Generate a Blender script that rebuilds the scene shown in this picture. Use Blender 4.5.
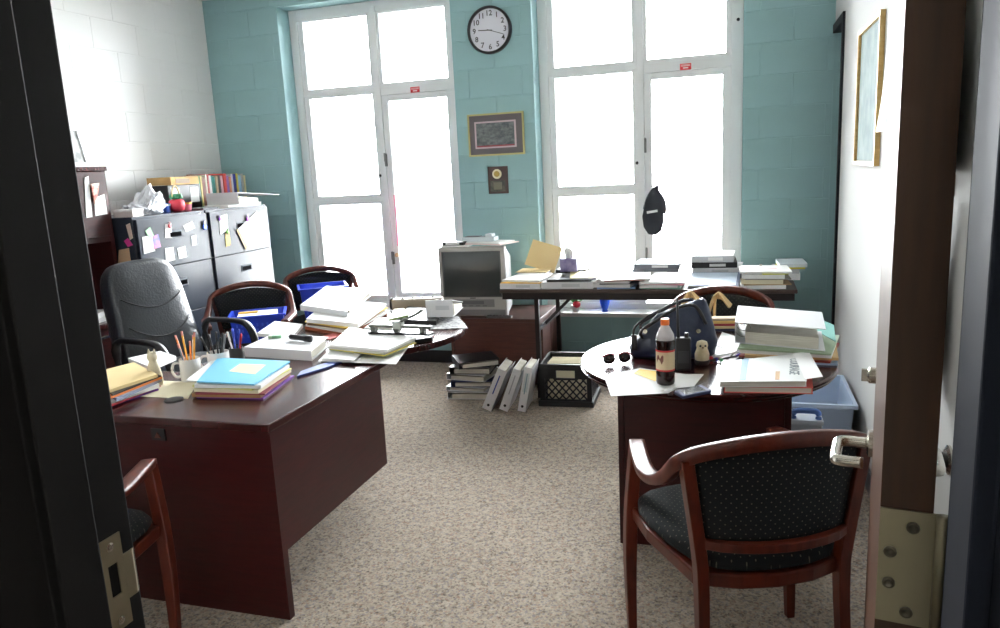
import bpy, bmesh, math, random
from mathutils import Vector, Matrix, Euler
random.seed(7)
for o in list(bpy.data.objects): bpy.data.objects.remove(o, do_unlink=True)
SC = bpy.context.scene
COL = SC.collection
PI = math.pi

# ---------------------------------------------------------------- camera
FPX, YAW, PITCH, ROLL = 755.0, -0.310, 0.1898, 0.0493
CAM = Vector((-0.3316, -5.4763, 1.5069))
def _axes():
    f = Vector((math.sin(YAW)*math.cos(PITCH), math.cos(YAW)*math.cos(PITCH), -math.sin(PITCH)))
    r = Vector((math.cos(YAW), -math.sin(YAW), 0)); d = f.cross(r)
    return (math.cos(ROLL)*r + math.sin(ROLL)*d, -math.sin(ROLL)*r + math.cos(ROLL)*d, f)
AR, AD, AF = _axes()
cam_data = bpy.data.cameras.new('camera'); cam = bpy.data.objects.new('camera', cam_data); COL.objects.link(cam)
cam_data.sensor_width = 36.0; cam_data.lens = 36.0*FPX/1000.0; cam_data.clip_start = 0.02; cam_data.clip_end = 200
m = Matrix((( AR.x, -AD.x, -AF.x, CAM.x), (AR.y, -AD.y, -AF.y, CAM.y), (AR.z, -AD.z, -AF.z, CAM.z), (0, 0, 0, 1)))
cam.matrix_world = m
SC.camera = cam

# ---------------------------------------------------------------- world, daylight, exposure
W = bpy.data.worlds.new('overcast_sky'); SC.world = W; W.use_nodes = True
bg = W.node_tree.nodes['Background']; bg.inputs[0].default_value = (0.93, 0.97, 1.0, 1); bg.inputs[1].default_value = 58.0
SC.view_settings.view_transform = 'Standard'; SC.view_settings.look = 'None'
SC.view_settings.exposure = 0.0; SC.view_settings.gamma = 1.0; SC.view_settings.use_curve_mapping = False
WIN = [(-3.800, -2.355), (-1.745, -0.310)]; WZ0, WZ1 = 0.42, 2.83
for i, (a, b) in enumerate(WIN):       # light portals help the sky find the window openings; they emit nothing
    L = bpy.data.lights.new('sky_portal', 'AREA'); L.shape = 'RECTANGLE'; L.size = b-a; L.size_y = WZ1-WZ0
    L.cycles.is_portal = True
    o = bpy.data.objects.new('sky_portal', L); COL.objects.link(o)
    o.location = ((a+b)/2, 0.32, (WZ0+WZ1)/2); o.rotation_euler = (-PI/2, 0, 0)

# ---------------------------------------------------------------- pixel -> place
def ray(p): return AF + (p[0]-500)/FPX*AR + (p[1]-314)/FPX*AD
def Yp(p, Y=0.0): d = ray(p); return CAM + (Y-CAM.y)/d.y*d
def Xp(p, X): d = ray(p); return CAM + (X-CAM.x)/d.x*d
def Zp(p, Z=0.0): d = ray(p); return CAM + (Z-CAM.z)/d.z*d
def Dp(p, D): return CAM + D*ray(p)

# ---------------------------------------------------------------- materials
def lin(c):
    f = lambda v: (v/12.92 if v <= .04045 else ((v+.055)/1.055)**2.4)
    return tuple(f(x/255.0) for x in c) + (1,)
MATS = {}
def mat(name, rgb, rough=.55, metal=0.0, spec=.5, var=0.0, scale=8.0, bump=0.0, bscale=60.0, stretch=None, rgb2=None, trans=0.0, coat=0.0):
    if name in MATS: return MATS[name]
    M = bpy.data.materials.new(name); M.use_nodes = True; nt = M.node_tree; b = nt.nodes['Principled BSDF']
    b.inputs['Base Color'].default_value = lin(rgb); b.inputs['Roughness'].default_value = rough
    b.inputs['Metallic'].default_value = metal; b.inputs['Specular IOR Level'].default_value = spec
    b.inputs['Transmission Weight'].default_value = trans; b.inputs['Coat Weight'].default_value = coat
    if var or rgb2 or bump:
        tc = nt.nodes.new('ShaderNodeTexCoord'); mp = nt.nodes.new('ShaderNodeMapping'); nt.links.new(tc.outputs['Object'], mp.inputs[0])
        if stretch: mp.inputs['Scale'].default_value = stretch
    if var or rgb2:
        n = nt.nodes.new('ShaderNodeTexNoise'); n.inputs['Scale'].default_value = scale; n.inputs['Detail'].default_value = 4
        nt.links.new(mp.outputs[0], n.inputs['Vector'])
        r = nt.nodes.new('ShaderNodeValToRGB'); r.color_ramp.elements[0].position = .35; r.color_ramp.elements[1].position = .65
        c2 = rgb2 if rgb2 else tuple(max(0, min(255, x*(1+var))) for x in rgb); c1 = rgb if rgb2 else tuple(x*(1-var) for x in rgb)
        r.color_ramp.elements[0].color = lin(c1); r.color_ramp.elements[1].color = lin(c2)
        nt.links.new(n.outputs['Fac'], r.inputs[0]); nt.links.new(r.outputs[0], b.inputs['Base Color'])
    if bump:
        n2 = nt.nodes.new('ShaderNodeTexNoise'); n2.inputs['Scale'].default_value = bscale; n2.inputs['Detail'].default_value = 3
        nt.links.new(mp.outputs[0], n2.inputs['Vector'])
        bp = nt.nodes.new('ShaderNodeBump'); bp.inputs['Strength'].default_value = bump; bp.inputs['Distance'].default_value = .01
        nt.links.new(n2.outputs['Fac'], bp.inputs['Height']); nt.links.new(bp.outputs[0], b.inputs['Normal'])
    MATS[name] = M; return M
def plain(rgb, rough=.6): return mat('plain_%d_%d_%d_%d' % (*rgb, int(rough*100)), rgb, rough)

def fabric_dots(name, ax):
    M = mat(name, (20, 23, 25), .85, spec=.3, bump=.25, bscale=350)
    nt = M.node_tree; b = nt.nodes['Principled BSDF']
    tc = nt.nodes.new('ShaderNodeTexCoord'); sp = nt.nodes.new('ShaderNodeSeparateXYZ'); cb = nt.nodes.new('ShaderNodeCombineXYZ')
    nt.links.new(tc.outputs['Object'], sp.inputs[0]); nt.links.new(sp.outputs[0], cb.inputs[0]); nt.links.new(sp.outputs[ax], cb.inputs[1])
    mp = nt.nodes.new('ShaderNodeMapping'); mp.inputs['Rotation'].default_value = (0, 0, .785); nt.links.new(cb.outputs[0], mp.inputs[0])
    v = nt.nodes.new('ShaderNodeTexVoronoi'); v.voronoi_dimensions = '2D'; v.inputs['Scale'].default_value = 58; v.inputs['Randomness'].default_value = 0.12
    nt.links.new(mp.outputs[0], v.inputs['Vector'])
    r = nt.nodes.new('ShaderNodeValToRGB'); r.color_ramp.elements[0].position = .085; r.color_ramp.elements[1].position = .13
    r.color_ramp.elements[0].color = lin((92, 90, 78)); r.color_ramp.elements[1].color = lin((20, 23, 25))
    nt.links.new(v.outputs['Distance'], r.inputs[0]); nt.links.new(r.outputs[0], b.inputs['Base Color'])
    return M
def carpet_mat():
    M = mat('carpet', (130, 120, 108), .95, spec=.1)
    nt = M.node_tree; b = nt.nodes['Principled BSDF']; tc = nt.nodes.new('ShaderNodeTexCoord')
    nz = nt.nodes.new('ShaderNodeTexNoise'); nz.inputs['Scale'].default_value = 42; nz.inputs['Detail'].default_value = 6; nz.inputs['Roughness'].default_value = .75
    nt.links.new(tc.outputs['Object'], nz.inputs['Vector'])
    r = nt.nodes.new('ShaderNodeValToRGB'); r.color_ramp.elements[0].position = .36; r.color_ramp.elements[1].position = .62
    r.color_ramp.elements[0].color = lin((108, 97, 88)); r.color_ramp.elements[1].color = lin((172, 160, 145))
    nt.links.new(nz.outputs['Fac'], r.inputs[0])
    v = nt.nodes.new('ShaderNodeTexVoronoi'); v.inputs['Scale'].default_value = 130; nt.links.new(tc.outputs['Object'], v.inputs['Vector'])
    sep = nt.nodes.new('ShaderNodeSeparateColor'); nt.links.new(v.outputs['Color'], sep.inputs[0])
    r2 = nt.nodes.new('ShaderNodeValToRGB'); cr = r2.color_ramp; cr.interpolation = 'CONSTANT'
    cols = [(0, (66, 58, 52)), (.12, (166, 153, 136)), (.45, (112, 112, 120)), (.60, (176, 164, 148)), (.80, (148, 112, 92)), (.90, (140, 128, 114))]
    cr.elements[0].position = 0; cr.elements[0].color = lin(cols[0][1]); cr.elements[1].position = cols[1][0]; cr.elements[1].color = lin(cols[1][1])
    for p, c in cols[2:]:
        e = cr.elements.new(p); e.color = lin(c)
    nt.links.new(sep.outputs[0], r2.inputs[0])
    mx = nt.nodes.new('ShaderNodeMixRGB'); mx.inputs[0].default_value = .42
    nt.links.new(r.outputs[0], mx.inputs[1]); nt.links.new(r2.outputs[0], mx.inputs[2]); nt.links.new(mx.outputs[0], b.inputs['Base Color'])
    n2 = nt.nodes.new('ShaderNodeTexNoise'); n2.inputs['Scale'].default_value = 300; nt.links.new(tc.outputs['Object'], n2.inputs['Vector'])
    bp = nt.nodes.new('ShaderNodeBump'); bp.inputs['Strength'].default_value = .5; bp.inputs['Distance'].default_value = .006
    nt.links.new(n2.outputs['Fac'], bp.inputs['Height']); nt.links.new(bp.outputs[0], b.inputs['Normal'])
    return M
def glass_mat(name, tint=(1, 1, 1, 1), rough=0.0):
    M = bpy.data.materials.new(name); M.use_nodes = True; nt = M.node_tree; nt.nodes.remove(nt.nodes['Principled BSDF'])
    out = nt.nodes['Material Output']; t = nt.nodes.new('ShaderNodeBsdfTransparent'); t.inputs[0].default_value = tint
    g = nt.nodes.new('ShaderNodeBsdfGlossy'); g.inputs['Roughness'].default_value = rough
    fr = nt.nodes.new('ShaderNodeFresnel'); fr.inputs[0].default_value = 1.45; mx = nt.nodes.new('ShaderNodeMixShader')
    nt.links.new(fr.outputs[0], mx.inputs[0]); nt.links.new(t.outputs[0], mx.inputs[1]); nt.links.new(g.outputs[0], mx.inputs[2]); nt.links.new(mx.outputs[0], out.inputs[0])
    MATS[name] = M; return M
TEAL = mat('teal_paint', (148, 183, 185), .5, spec=.3, bump=.2, bscale=220, var=.02, scale=2.5)
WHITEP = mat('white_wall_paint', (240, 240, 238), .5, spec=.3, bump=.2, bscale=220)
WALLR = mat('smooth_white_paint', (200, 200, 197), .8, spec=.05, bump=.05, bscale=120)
CEIL = mat('ceiling_tile_white', (238, 238, 236), .9, bump=.3, bscale=90)
CARPET = carpet_mat(); FABS = fabric_dots('dotted_fabric_seat', 1); FABB = fabric_dots('dotted_fabric_back', 2); PANE = glass_mat('window_glass')
CHERRY = mat('cherry_laminate', (44, 9, 10), .34, spec=.32, stretch=(1.5, 1.5, 14), scale=5, rgb2=(55, 13, 13))
CHERRYT = mat('cherry_laminate_top', (50, 15, 15), .22, spec=.5, stretch=(1.5, 12, 1.5), scale=5, rgb2=(60, 19, 18))
WOOD = mat('chair_cherry_wood', (70, 24, 13), .36, spec=.4, stretch=(6, 6, 2), scale=6, rgb2=(90, 34, 18))
TVWOOD = mat('walnut_veneer', (70, 36, 28), .45, stretch=(1.5, 1.5, 16), scale=5, rgb2=(84, 46, 36))
BLACKST = mat('black_painted_steel', (13, 12, 11), .65, spec=.15)
JAMB_LIT = mat('black_steel_lit_grey', (40, 44, 54), .5, spec=.08)  # right jamb of the black frame, bluish light on it put into the colour
DOORW = mat('stained_oak_door', (70, 44, 30), .4, spec=.12, stretch=(8, 8, .8), scale=7, rgb2=(86, 56, 38))
DOORE = mat('stained_door_edge', (60, 36, 16), .55, stretch=(9, 9, .8), scale=7, rgb2=(72, 44, 22))
BRASS = mat('dull_nickel', (150, 142, 118), .42, metal=.85)
CHROME = mat('brushed_chrome', (200, 196, 186), .22, metal=1.0)
WFRAME = mat('white_window_paint', (236, 238, 238), .4)
CAB = mat('charcoal_cabinet_metal', (44, 50, 60), .27, spec=.22, bump=.03, bscale=200)
LEATHER = mat('black_leather', (36, 40, 46), .3, spec=.6, bump=.25, bscale=90)
BPLAST = mat('black_plastic', (20, 20, 22), .42)
TVGREY = mat('tv_silver_plastic', (178, 176, 172), .45)
SCREEN = mat('dark_screen_glass', (56, 61, 61), .14, spec=.6)
PAPER = mat('white_paper', (236, 236, 234), .75)
CREAMP = mat('cream_paper', (222, 214, 184), .75)
MANILA = mat('manila_card', (214, 190, 138), .7)
PAGES = mat('page_edges', (222, 218, 206), .85, stretch=(1, 1, 60), scale=10, rgb2=(196, 190, 176))
BINDW = mat('white_binder_vinyl', (222, 222, 224), .35)
BINDK = mat('black_binder_vinyl', (24, 24, 27), .4)
BLUEBIN = mat('blue_bin_plastic', (28, 62, 196), .38)
TABLEB = mat('dark_brown_laminate', (62, 44, 38), .4)
DKMET = mat('dark_brown_metal', (34, 26, 24), .4, metal=.3)

# ---------------------------------------------------------------- mesh builder
class B:
    def __init__(s): s.v = []; s.f = []
    def add(s, vs, fs):
        o = len(s.v); s.v += [tuple(v) for v in vs]; s.f += [tuple(i+o for i in f) for f in fs]; return s
    def box(s, x0, x1, y0, y1, z0, z1, M=None):
        vs = [Vector((x, y, z)) for z in (z0, z1) for y in (y0, y1) for x in (x0, x1)]
        if M is not None: vs = [M @ v for v in vs]
        return s.add(vs, [(0, 2, 3, 1), (4, 5, 7, 6), (0, 1, 5, 4), (2, 6, 7, 3), (0, 4, 6, 2), (1, 3, 7, 5)])
    def prism(s, poly, z0, z1, taper=None):
        n = len(poly); vs = [(p[0], p[1], z0) for p in poly] + [(p[0], p[1], z1) for p in (taper or poly)]
        return s.add(vs, [tuple(range(n-1, -1, -1)), tuple(range(n, 2*n))] + [(i, (i+1) % n, n+(i+1) % n, n+i) for i in range(n)])
    def hexa(s, b4, t4):
        return s.add(list(b4)+list(t4), [(3, 2, 1, 0), (4, 5, 6, 7)] + [(i, (i+1) % 4, 4+(i+1) % 4, 4+i) for i in range(4)])
    def lathe(s, prof, c=(0, 0, 0), n=24, M=None):
        vs = []; fs = []
        for r, z in prof:
            for k in range(n):
                a = 2*PI*k/n; v = Vector((r*math.cos(a), r*math.sin(a), z))
                if M is not None: v = M @ v
                vs.append((v.x+c[0], v.y+c[1], v.z+c[2]))
        for i in range(len(prof)-1):
            for k in range(n): fs.append((i*n+k, i*n+(k+1) % n, (i+1)*n+(k+1) % n, (i+1)*n+k))
        fs.append(tuple(range(n-1, -1, -1))); fs.append(tuple((len(prof)-1)*n+k for k in range(n)))
        return s.add(vs, fs)
    def sweep(s, pts, sec, up=Vector((0, 0, 1)), closed=False):
        # sec: list of (side, up) offsets, or a function i-> list
        pts = [Vector(p) for p in pts]; n = len(pts); vs = []; fs = []; k = None
        for i, p in enumerate(pts):
            a = pts[(i-1) % n] if (closed or i > 0) else p; b = pts[(i+1) % n] if (closed or i < n-1) else p
            t = (b-a).normalized(); side = t.cross(up)
            if side.length < 1e-4: side = t.cross(Vector((0, 1, 0)))
            side.normalize(); u = side.cross(t).normalized()
            sc = sec(i) if callable(sec) else sec; k = len(sc)
            vs += [p + side*q[0] + u*q[1] for q in sc]
        for i in range(n if closed else n-1):
            j = (i+1) % n
            for q in range(k): fs.append((i*k+q, i*k+(q+1) % k, j*k+(q+1) % k, j*k+q))
        if not closed: fs += [tuple(range(k-1, -1, -1)), tuple((n-1)*k+q for q in range(k))]
        return s.add(vs, fs)
    def tube(s, pts, r, n=8, closed=False, up=Vector((0, 0, 1))):
        rr = r if callable(r) else (lambda i: r)
        return s.sweep(pts, lambda i: [(rr(i)*math.cos(2*PI*k/n), rr(i)*math.sin(2*PI*k/n)) for k in range(n)], up, closed)
    def obj(s, name, material, parent=None, smooth=False, bevel=0.0, recenter=None, seg=2, sub=0, loc=None, rot=None, M=None):
        me = bpy.data.meshes.new(name)
        vs = s.v
        if M is not None: vs = [tuple(M @ Vector(v)) for v in vs]
        org = Vector((0, 0, 0))
        if recenter is None: recenter = parent is None
        if recenter and loc is None:
            xs = [v[0] for v in vs]; ys = [v[1] for v in vs]; zs = [v[2] for v in vs]
            org = Vector(((min(xs)+max(xs))/2, (min(ys)+max(ys))/2, min(zs)))
            vs = [(v[0]-org.x, v[1]-org.y, v[2]-org.z) for v in vs]
        me.from_pydata(vs, [], s.f); me.materials.append(material)
        bm = bmesh.new(); bm.from_mesh(me); bmesh.ops.recalc_face_normals(bm, faces=bm.faces); bm.to_mesh(me); bm.free()
        if smooth: me.polygons.foreach_set('use_smooth', [True]*len(me.polygons))
        o = bpy.data.objects.new(name, me); COL.objects.link(o)
        o.location = loc if loc is not None else org
        if rot is not None: o.rotation_euler = rot
        if parent is not None: o.parent = parent
        if bevel:
            md = o.modifiers.new('bevel', 'BEVEL'); md.width = bevel; md.segments = seg; md.limit_method = 'ANGLE'; md.angle_limit = .6
            if smooth is False: me.polygons.foreach_set('use_smooth', [False]*len(me.polygons))
        if sub:
            md = o.modifiers.new('sub', 'SUBSURF'); md.levels = sub; md.render_levels = sub
        return o
def inst(name, me, parent, loc=(0, 0, 0), rot=(0, 0, 0)):
    o = bpy.data.objects.new(name, me); COL.objects.link(o); o.location = loc; o.rotation_euler = rot
    if parent is not None: o.parent = parent
    return o
def tag(o, label, cat, group=None):
    o['label'] = label; o['category'] = cat
    if group: o['group'] = group
    return o
def struct(o): o['kind'] = 'structure'; return o
def thing(name, label, cat, loc=(0, 0, 0), rz=0, group=None, rot=None):
    o = bpy.data.objects.new(name, None); COL.objects.link(o); o.location = loc; o.rotation_euler = rot if rot is not None else (0, 0, rz)
    o.empty_display_size = .05
    return tag(o, label, cat, group)
def copy_tree(root, loc, rz, label):
    def rec(o, par):
        c = o.copy(); COL.objects.link(c); c.parent = par
        for ch in [x for x in COL.objects if x.parent == o]: rec(ch, c)
        return c
    r = rec(root, None); r.location = loc; r.rotation_euler = (0, 0, rz); r['label'] = label
    return r
def text_mesh(txt, size, depth=.0006):
    c = bpy.data.curves.new('t', 'FONT'); c.body = txt; c.size = size; c.align_x = 'CENTER'; c.align_y = 'CENTER'; c.extrude = depth; c.resolution_u = 2; c.offset = size*.012
    o = bpy.data.objects.new('t', c); COL.objects.link(o); dg = bpy.context.evaluated_depsgraph_get()
    me = bpy.data.meshes.new_from_object(o.evaluated_get(dg)); bpy.data.objects.remove(o, do_unlink=True); return me
def text(txt, size, material, parent, M, name='lettering'):
    me = text_mesh(txt, size); me.materials.clear(); me.materials.append(material); me.transform(M); return inst(name, me, parent)
def Mx(loc=(0, 0, 0), rot=(0, 0, 0)): return Matrix.Translation(Vector(loc)) @ Euler(rot).to_matrix().to_4x4()
def arc(cx, cy, r, a0, a1, n): return [(cx+r*math.cos(a0+(a1-a0)*i/n), cy+r*math.sin(a0+(a1-a0)*i/n)) for i in range(n+1)]
def spline(pts, n=6):
    pts = [Vector(p) for p in pts]; out = []
    for i in range(len(pts)-1):
        p0 = pts[max(i-1, 0)]; p1 = pts[i]; p2 = pts[i+1]; p3 = pts[min(i+2, len(pts)-1)]
        for k in range(n):
            t = k/n; out.append(.5*((2*p1)+(p2-p0)*t+(2*p0-5*p1+4*p2-p3)*t*t+(3*p1-p0-3*p2+p3)*t**3))
    out.append(pts[-1]); return out

# ================================================================ ROOM SHELL
XL, XR, YB, YF, ZC = -4.476, 0.245, 0.0, -4.78, 2.95
BH, BW, ZJ = 0.2032, 0.4064, 0.6046          # concrete block module and one known bed joint
struct(B().box(XL-.2, XR+.9, YF-.12, .3, -.1, 0).obj('floor', CARPET))
struct(B().box(XL-.2, XR+.2, YF, .3, ZC, ZC+.1).obj('ceiling', CEIL))
# back wall core with the two openings
g = .0022
wb = B()
xs = [XL-.2, WIN[0][0], WIN[0][1], WIN[1][0], WIN[1][1], XR+.2]
for i in (0, 2, 4): wb.box(xs[i], xs[i+1], g, .30, 0, ZC)
for a, b in WIN: wb.box(a, b, g, .30, 0, WZ0-.03); wb.box(a, b, g, .30, WZ1, ZC)
wall_back = struct(wb.obj('wall_back', TEAL, recenter=False))
wall_left = struct(B().box(XL-.2, XL-g, YF, .0, 0, ZC).obj('wall_left', WHITEP, recenter=False))
_bc = {}
def block_mesh(w, h, m, ax):
    key = (round(w, 4), round(h, 4), ax)
    if key in _bc: return _bc[key]
    j = .0014; c = .003; d = g
    a = [(-w/2+j, -h/2+j), (w/2-j, -h/2+j), (w/2-j, h/2-j), (-w/2+j, h/2-j)]
    cc = [(x-math.copysign(min(c, w/3), x), z-math.copysign(min(c, h/3), z)) for x, z in a]
    if ax == 'y': vs = [(x, d, z) for x, z in a]+[(x, 0, z) for x, z in cc]
    else: vs = [(-d, x, z) for x, z in a]+[(0, x, z) for x, z in cc]
    me = bpy.data.meshes.new('block'); me.from_pydata(vs, [], [(4, 5, 6, 7)]+[(i, (i+1) % 4, 4+(i+1) % 4, 4+i) for i in range(4)])
    bm = bmesh.new(); bm.from_mesh(me); bmesh.ops.recalc_face_normals(bm, faces=bm.faces)
    want = Vector((0, -1, 0)) if ax == 'y' else Vector((1, 0, 0)); bm.faces.ensure_lookup_table()
    if bm.faces[0].normal.dot(want) < 0: bmesh.ops.reverse_faces(bm, faces=bm.faces)
    bm.to_mesh(me); bm.free(); me.materials.append(m); _bc[key] = me; return me
def lay_blocks(parent, m, ax, u0, u1, ujoint, holes):
    k0 = -3
    z = ZJ + k0*BH; row = k0
    while z < ZC-.02:
        z0, z1 = max(z, 0), min(z+BH, ZC)
        off = ujoint + (0 if row % 2 == 0 else BW/2)
        u = off - BW*math.ceil((off-u0)/BW)
        while u < u1:
            pieces = [(max(u, u0), min(u+BW, u1), z0, z1)]
            for (ha, hb, hz0, hz1) in holes:
                nxt = []
                for (a, b, c, d) in pieces:
                    if b <= ha or a >= hb or d <= hz0 or c >= hz1: nxt.append((a, b, c, d)); continue
                    if a < ha: nxt.append((a, ha, c, d))
                    if b > hb: nxt.append((hb, b, c, d))
                    a2, b2 = max(a, ha), min(b, hb)
                    if c < hz0: nxt.append((a2, b2, c, hz0))
                    if d > hz1: nxt.append((a2, b2, hz1, d))
                pieces = nxt
            for (a, b, c, d) in pieces:
                if b-a < .03 or d-c < .02: continue
                me = block_mesh(b-a, d-c, m, ax)
                inst('block', me, parent, ((a+b)/2, 0, (c+d)/2) if ax == 'y' else (XL, (a+b)/2, (c+d)/2))
            u += BW
        z += BH; row += 1
lay_blocks(wall_back, TEAL, 'y', XL, XR, 0.2032*0, [(a, b, WZ0-.03, WZ1) for a, b in WIN])
lay_blocks(wall_left, WHITEP, 'x', YF, 0.0, -1.19+BW/2, [])
# right wall with a dark doorway near the back corner
DZ = 2.30
wr = B().box(XR, XR+.2, YF, -.50, 0, ZC).box(XR, XR+.2, -.50, 0, DZ, ZC).box(XR+.12, XR+.2, -.50, 0, 0, DZ)
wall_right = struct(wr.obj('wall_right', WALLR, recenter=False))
d2 = struct(B().box(XR+.05, XR+.11, -.455, -.01, .005, DZ-.05).obj('door_2', BLACKST, recenter=False))
B().box(XR-.014, XR+.12, -.50, -.455, 0, DZ).box(XR-.014, XR+.12, -.455, -.005, DZ-.05, DZ).obj('door_frame', mat('dark_grey_steel', (22, 25, 28), .6, spec=.2), d2)
# front (door) wall with the doorway the photo is taken through
DX0, DX1, DTOP = -1.074, -0.150, 2.16
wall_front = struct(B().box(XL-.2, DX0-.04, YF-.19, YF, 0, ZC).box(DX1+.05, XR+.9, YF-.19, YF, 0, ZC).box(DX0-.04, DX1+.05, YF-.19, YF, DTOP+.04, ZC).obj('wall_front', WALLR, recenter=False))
# hall side: plain dark passage behind the camera
HALL = mat('hall_wall_paint', (120, 116, 108), .7)
struct(B().box(-3.2, 2.2, -7.4, YF-.12, -.1, 0).obj('floor_hall', mat('hall_floor_tile', (92, 88, 82), .5)))
struct(B().box(-3.2, 2.2, -7.4, YF-.19, 2.6, 2.7).obj('ceiling_hall', CEIL))
struct(B().box(-3.2, 2.2, -7.5, -7.4, 0, 2.6).obj('wall_hall', HALL))
struct(B().box(-3.3, -3.2, -7.4, YF-.19, 0, 2.6).obj('wall_hall_left', HALL)); struct(B().box(2.2, 2.3, -7.4, YF-.19, 0, 2.6).obj('wall_hall_right', HALL))
# baseboards
BASEB = mat('black_vinyl_base', (28, 28, 30), .45)
struct(B().box(XL, XR, -.008, 0, 0, .10).obj('baseboard_back', BASEB)); struct(B().box(XL, XL+.008, YF, -.008, 0, .10).obj('baseboard_left', BASEB))
struct(B().box(XR-.008, XR, YF, -.50, 0, .10).obj('baseboard_right', mat('grey_vinyl_base', (92, 98, 106), .4)))

# door frame: steel profile swept up both sides
def jamb(name, sx, x, m):
    # x: rabbet face; sx: +1 when the opening lies to the right
    pts = [(x, YF+.02), (x, YF-.045), (x+sx*.016, YF-.045), (x+sx*.016, YF-.105), (x, YF-.105), (x, YF-.21), (x-sx*.05, YF-.21), (x-sx*.05, YF-.19), (x-sx*.04, YF-.19), (x-sx*.04, YF), (x-sx*.05, YF), (x-sx*.05, YF+.02)]
    return struct(B().prism(pts if sx < 0 else pts[::-1], 0, DTOP).obj(name, m, recenter=False, bevel=.0025))
jl = jamb('trim_1', 1, DX0, BLACKST); jr = jamb('trim_2', -1, DX1, JAMB_LIT)
struct(B().box(DX0-.05, DX1+.05, YF-.21, YF+.02, DTOP-.0, DTOP+.05).obj('trim_3', BLACKST))
# strike plate on the left jamb
SZ = 1.02
sp = thing('strike_plate', 'dull metal strike plate screwed to the black door jamb', 'strike plate', (DX0+.001, YF-.018, SZ))
b = B()
for (y0, y1, z0, z1) in [(-.020, .016, .026, .062), (-.020, -.009, -.016, .026), (.006, .016, -.016, .026), (-.020, .016, -.062, -.016)]: b.box(0, .002, y0, y1, z0, z1)
b.obj('plate', BRASS, sp)
B().sweep([(.001, .0155, 0), (.001, .030, 0), (-.004, .038, 0)], [(-.0012, -.03), (.0012, -.03), (.0012, .03), (-.0012, .03)]).obj('lip', BRASS, sp)
for z in (.05, -.05): B().lathe([(.0055, 0), (.0055, .0012), (.003, .002)], (0, 0, 0), 12, Mx((.0018, -.002, z), (0, PI/2, 0))).obj('screw', CHROME, sp)
B().box(.0001, .0006, -.009, .006, -.016, .026).obj('latch_hole', BLACKST, sp)

# the open door
HX, HY = -0.200, -4.735
dth = math.atan2(.140, .904)       # a little past square
door = thing('door_1', 'stained wooden door', 'door', (HX, HY, 0), -dth); del door['label']; del door['category']; struct(door)
B().box(.0, .044, 0, .912, .012, 2.13).obj('door_panel', DOORW, door)
B().box(.0006, .0434, -.0012, .0, .013, 2.129).obj('edge_band', DOORE, door)
LZ = .935
for s, x0 in ((-1, 0.0), (1, .044)):
    B().lathe([(.027, 0), (.027, .008), (.02, .011)], (0, 0, 0), 24, Mx((x0, .842, LZ), (0, s*PI/2, 0))).obj('rose', CHROME, door, smooth=False)
    lv = spline([(x0+s*.008, .842, LZ), (x0+s*.05, .842, LZ), (x0+s*.062, .832, LZ), (x0+s*.064, .80, LZ), (x0+s*.064, .745, LZ), (x0+s*.058, .732, LZ), (x0+s*.016, .730, LZ)], 5)
    B().tube(lv, .0105, 10).obj('lever', CHROME, door, smooth=True)
B().lathe([(.016, 0), (.016, .012), (.010, .016)], (0, 0, 0), 18, Mx((0, .842, LZ+.14), (0, -PI/2, 0))).box(-.026, -.012, .838, .846, LZ+.128, LZ+.152).obj('thumb_turn', CHROME, door)
B().box(.008, .036, .912, .9135, LZ-.10, LZ+.10).obj('latch_plate', BRASS, door)
# hinge leaves and knuckle
for hz, nm in ((1.118, 0), (.25, 1), (1.93, 2)):
    hg = B().box(.0, .050, -.0040, -.0012, hz-.058, hz+.058).obj('hinge', BRASS, door)
    B().tube([(.052, -.006, hz-.058), (.052, -.006, hz+.058)], .0065, 12).obj('hinge_knuckle', BRASS, hg, smooth=True)
    for sx_, sz_ in ((.028, .042), (.010, .015), (.010, -.017), (.026, -.045)):
        B().lathe([(.0058, 0), (.0058, .0014), (.004, .0022), (.0015, .001)], (0, 0, 0), 12, Mx((sx_, -.004, hz+sz_), (PI/2, 0, 0))).obj('screw', mat('dark_screw', (110, 104, 90), .35, metal=.8), hg)

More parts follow.
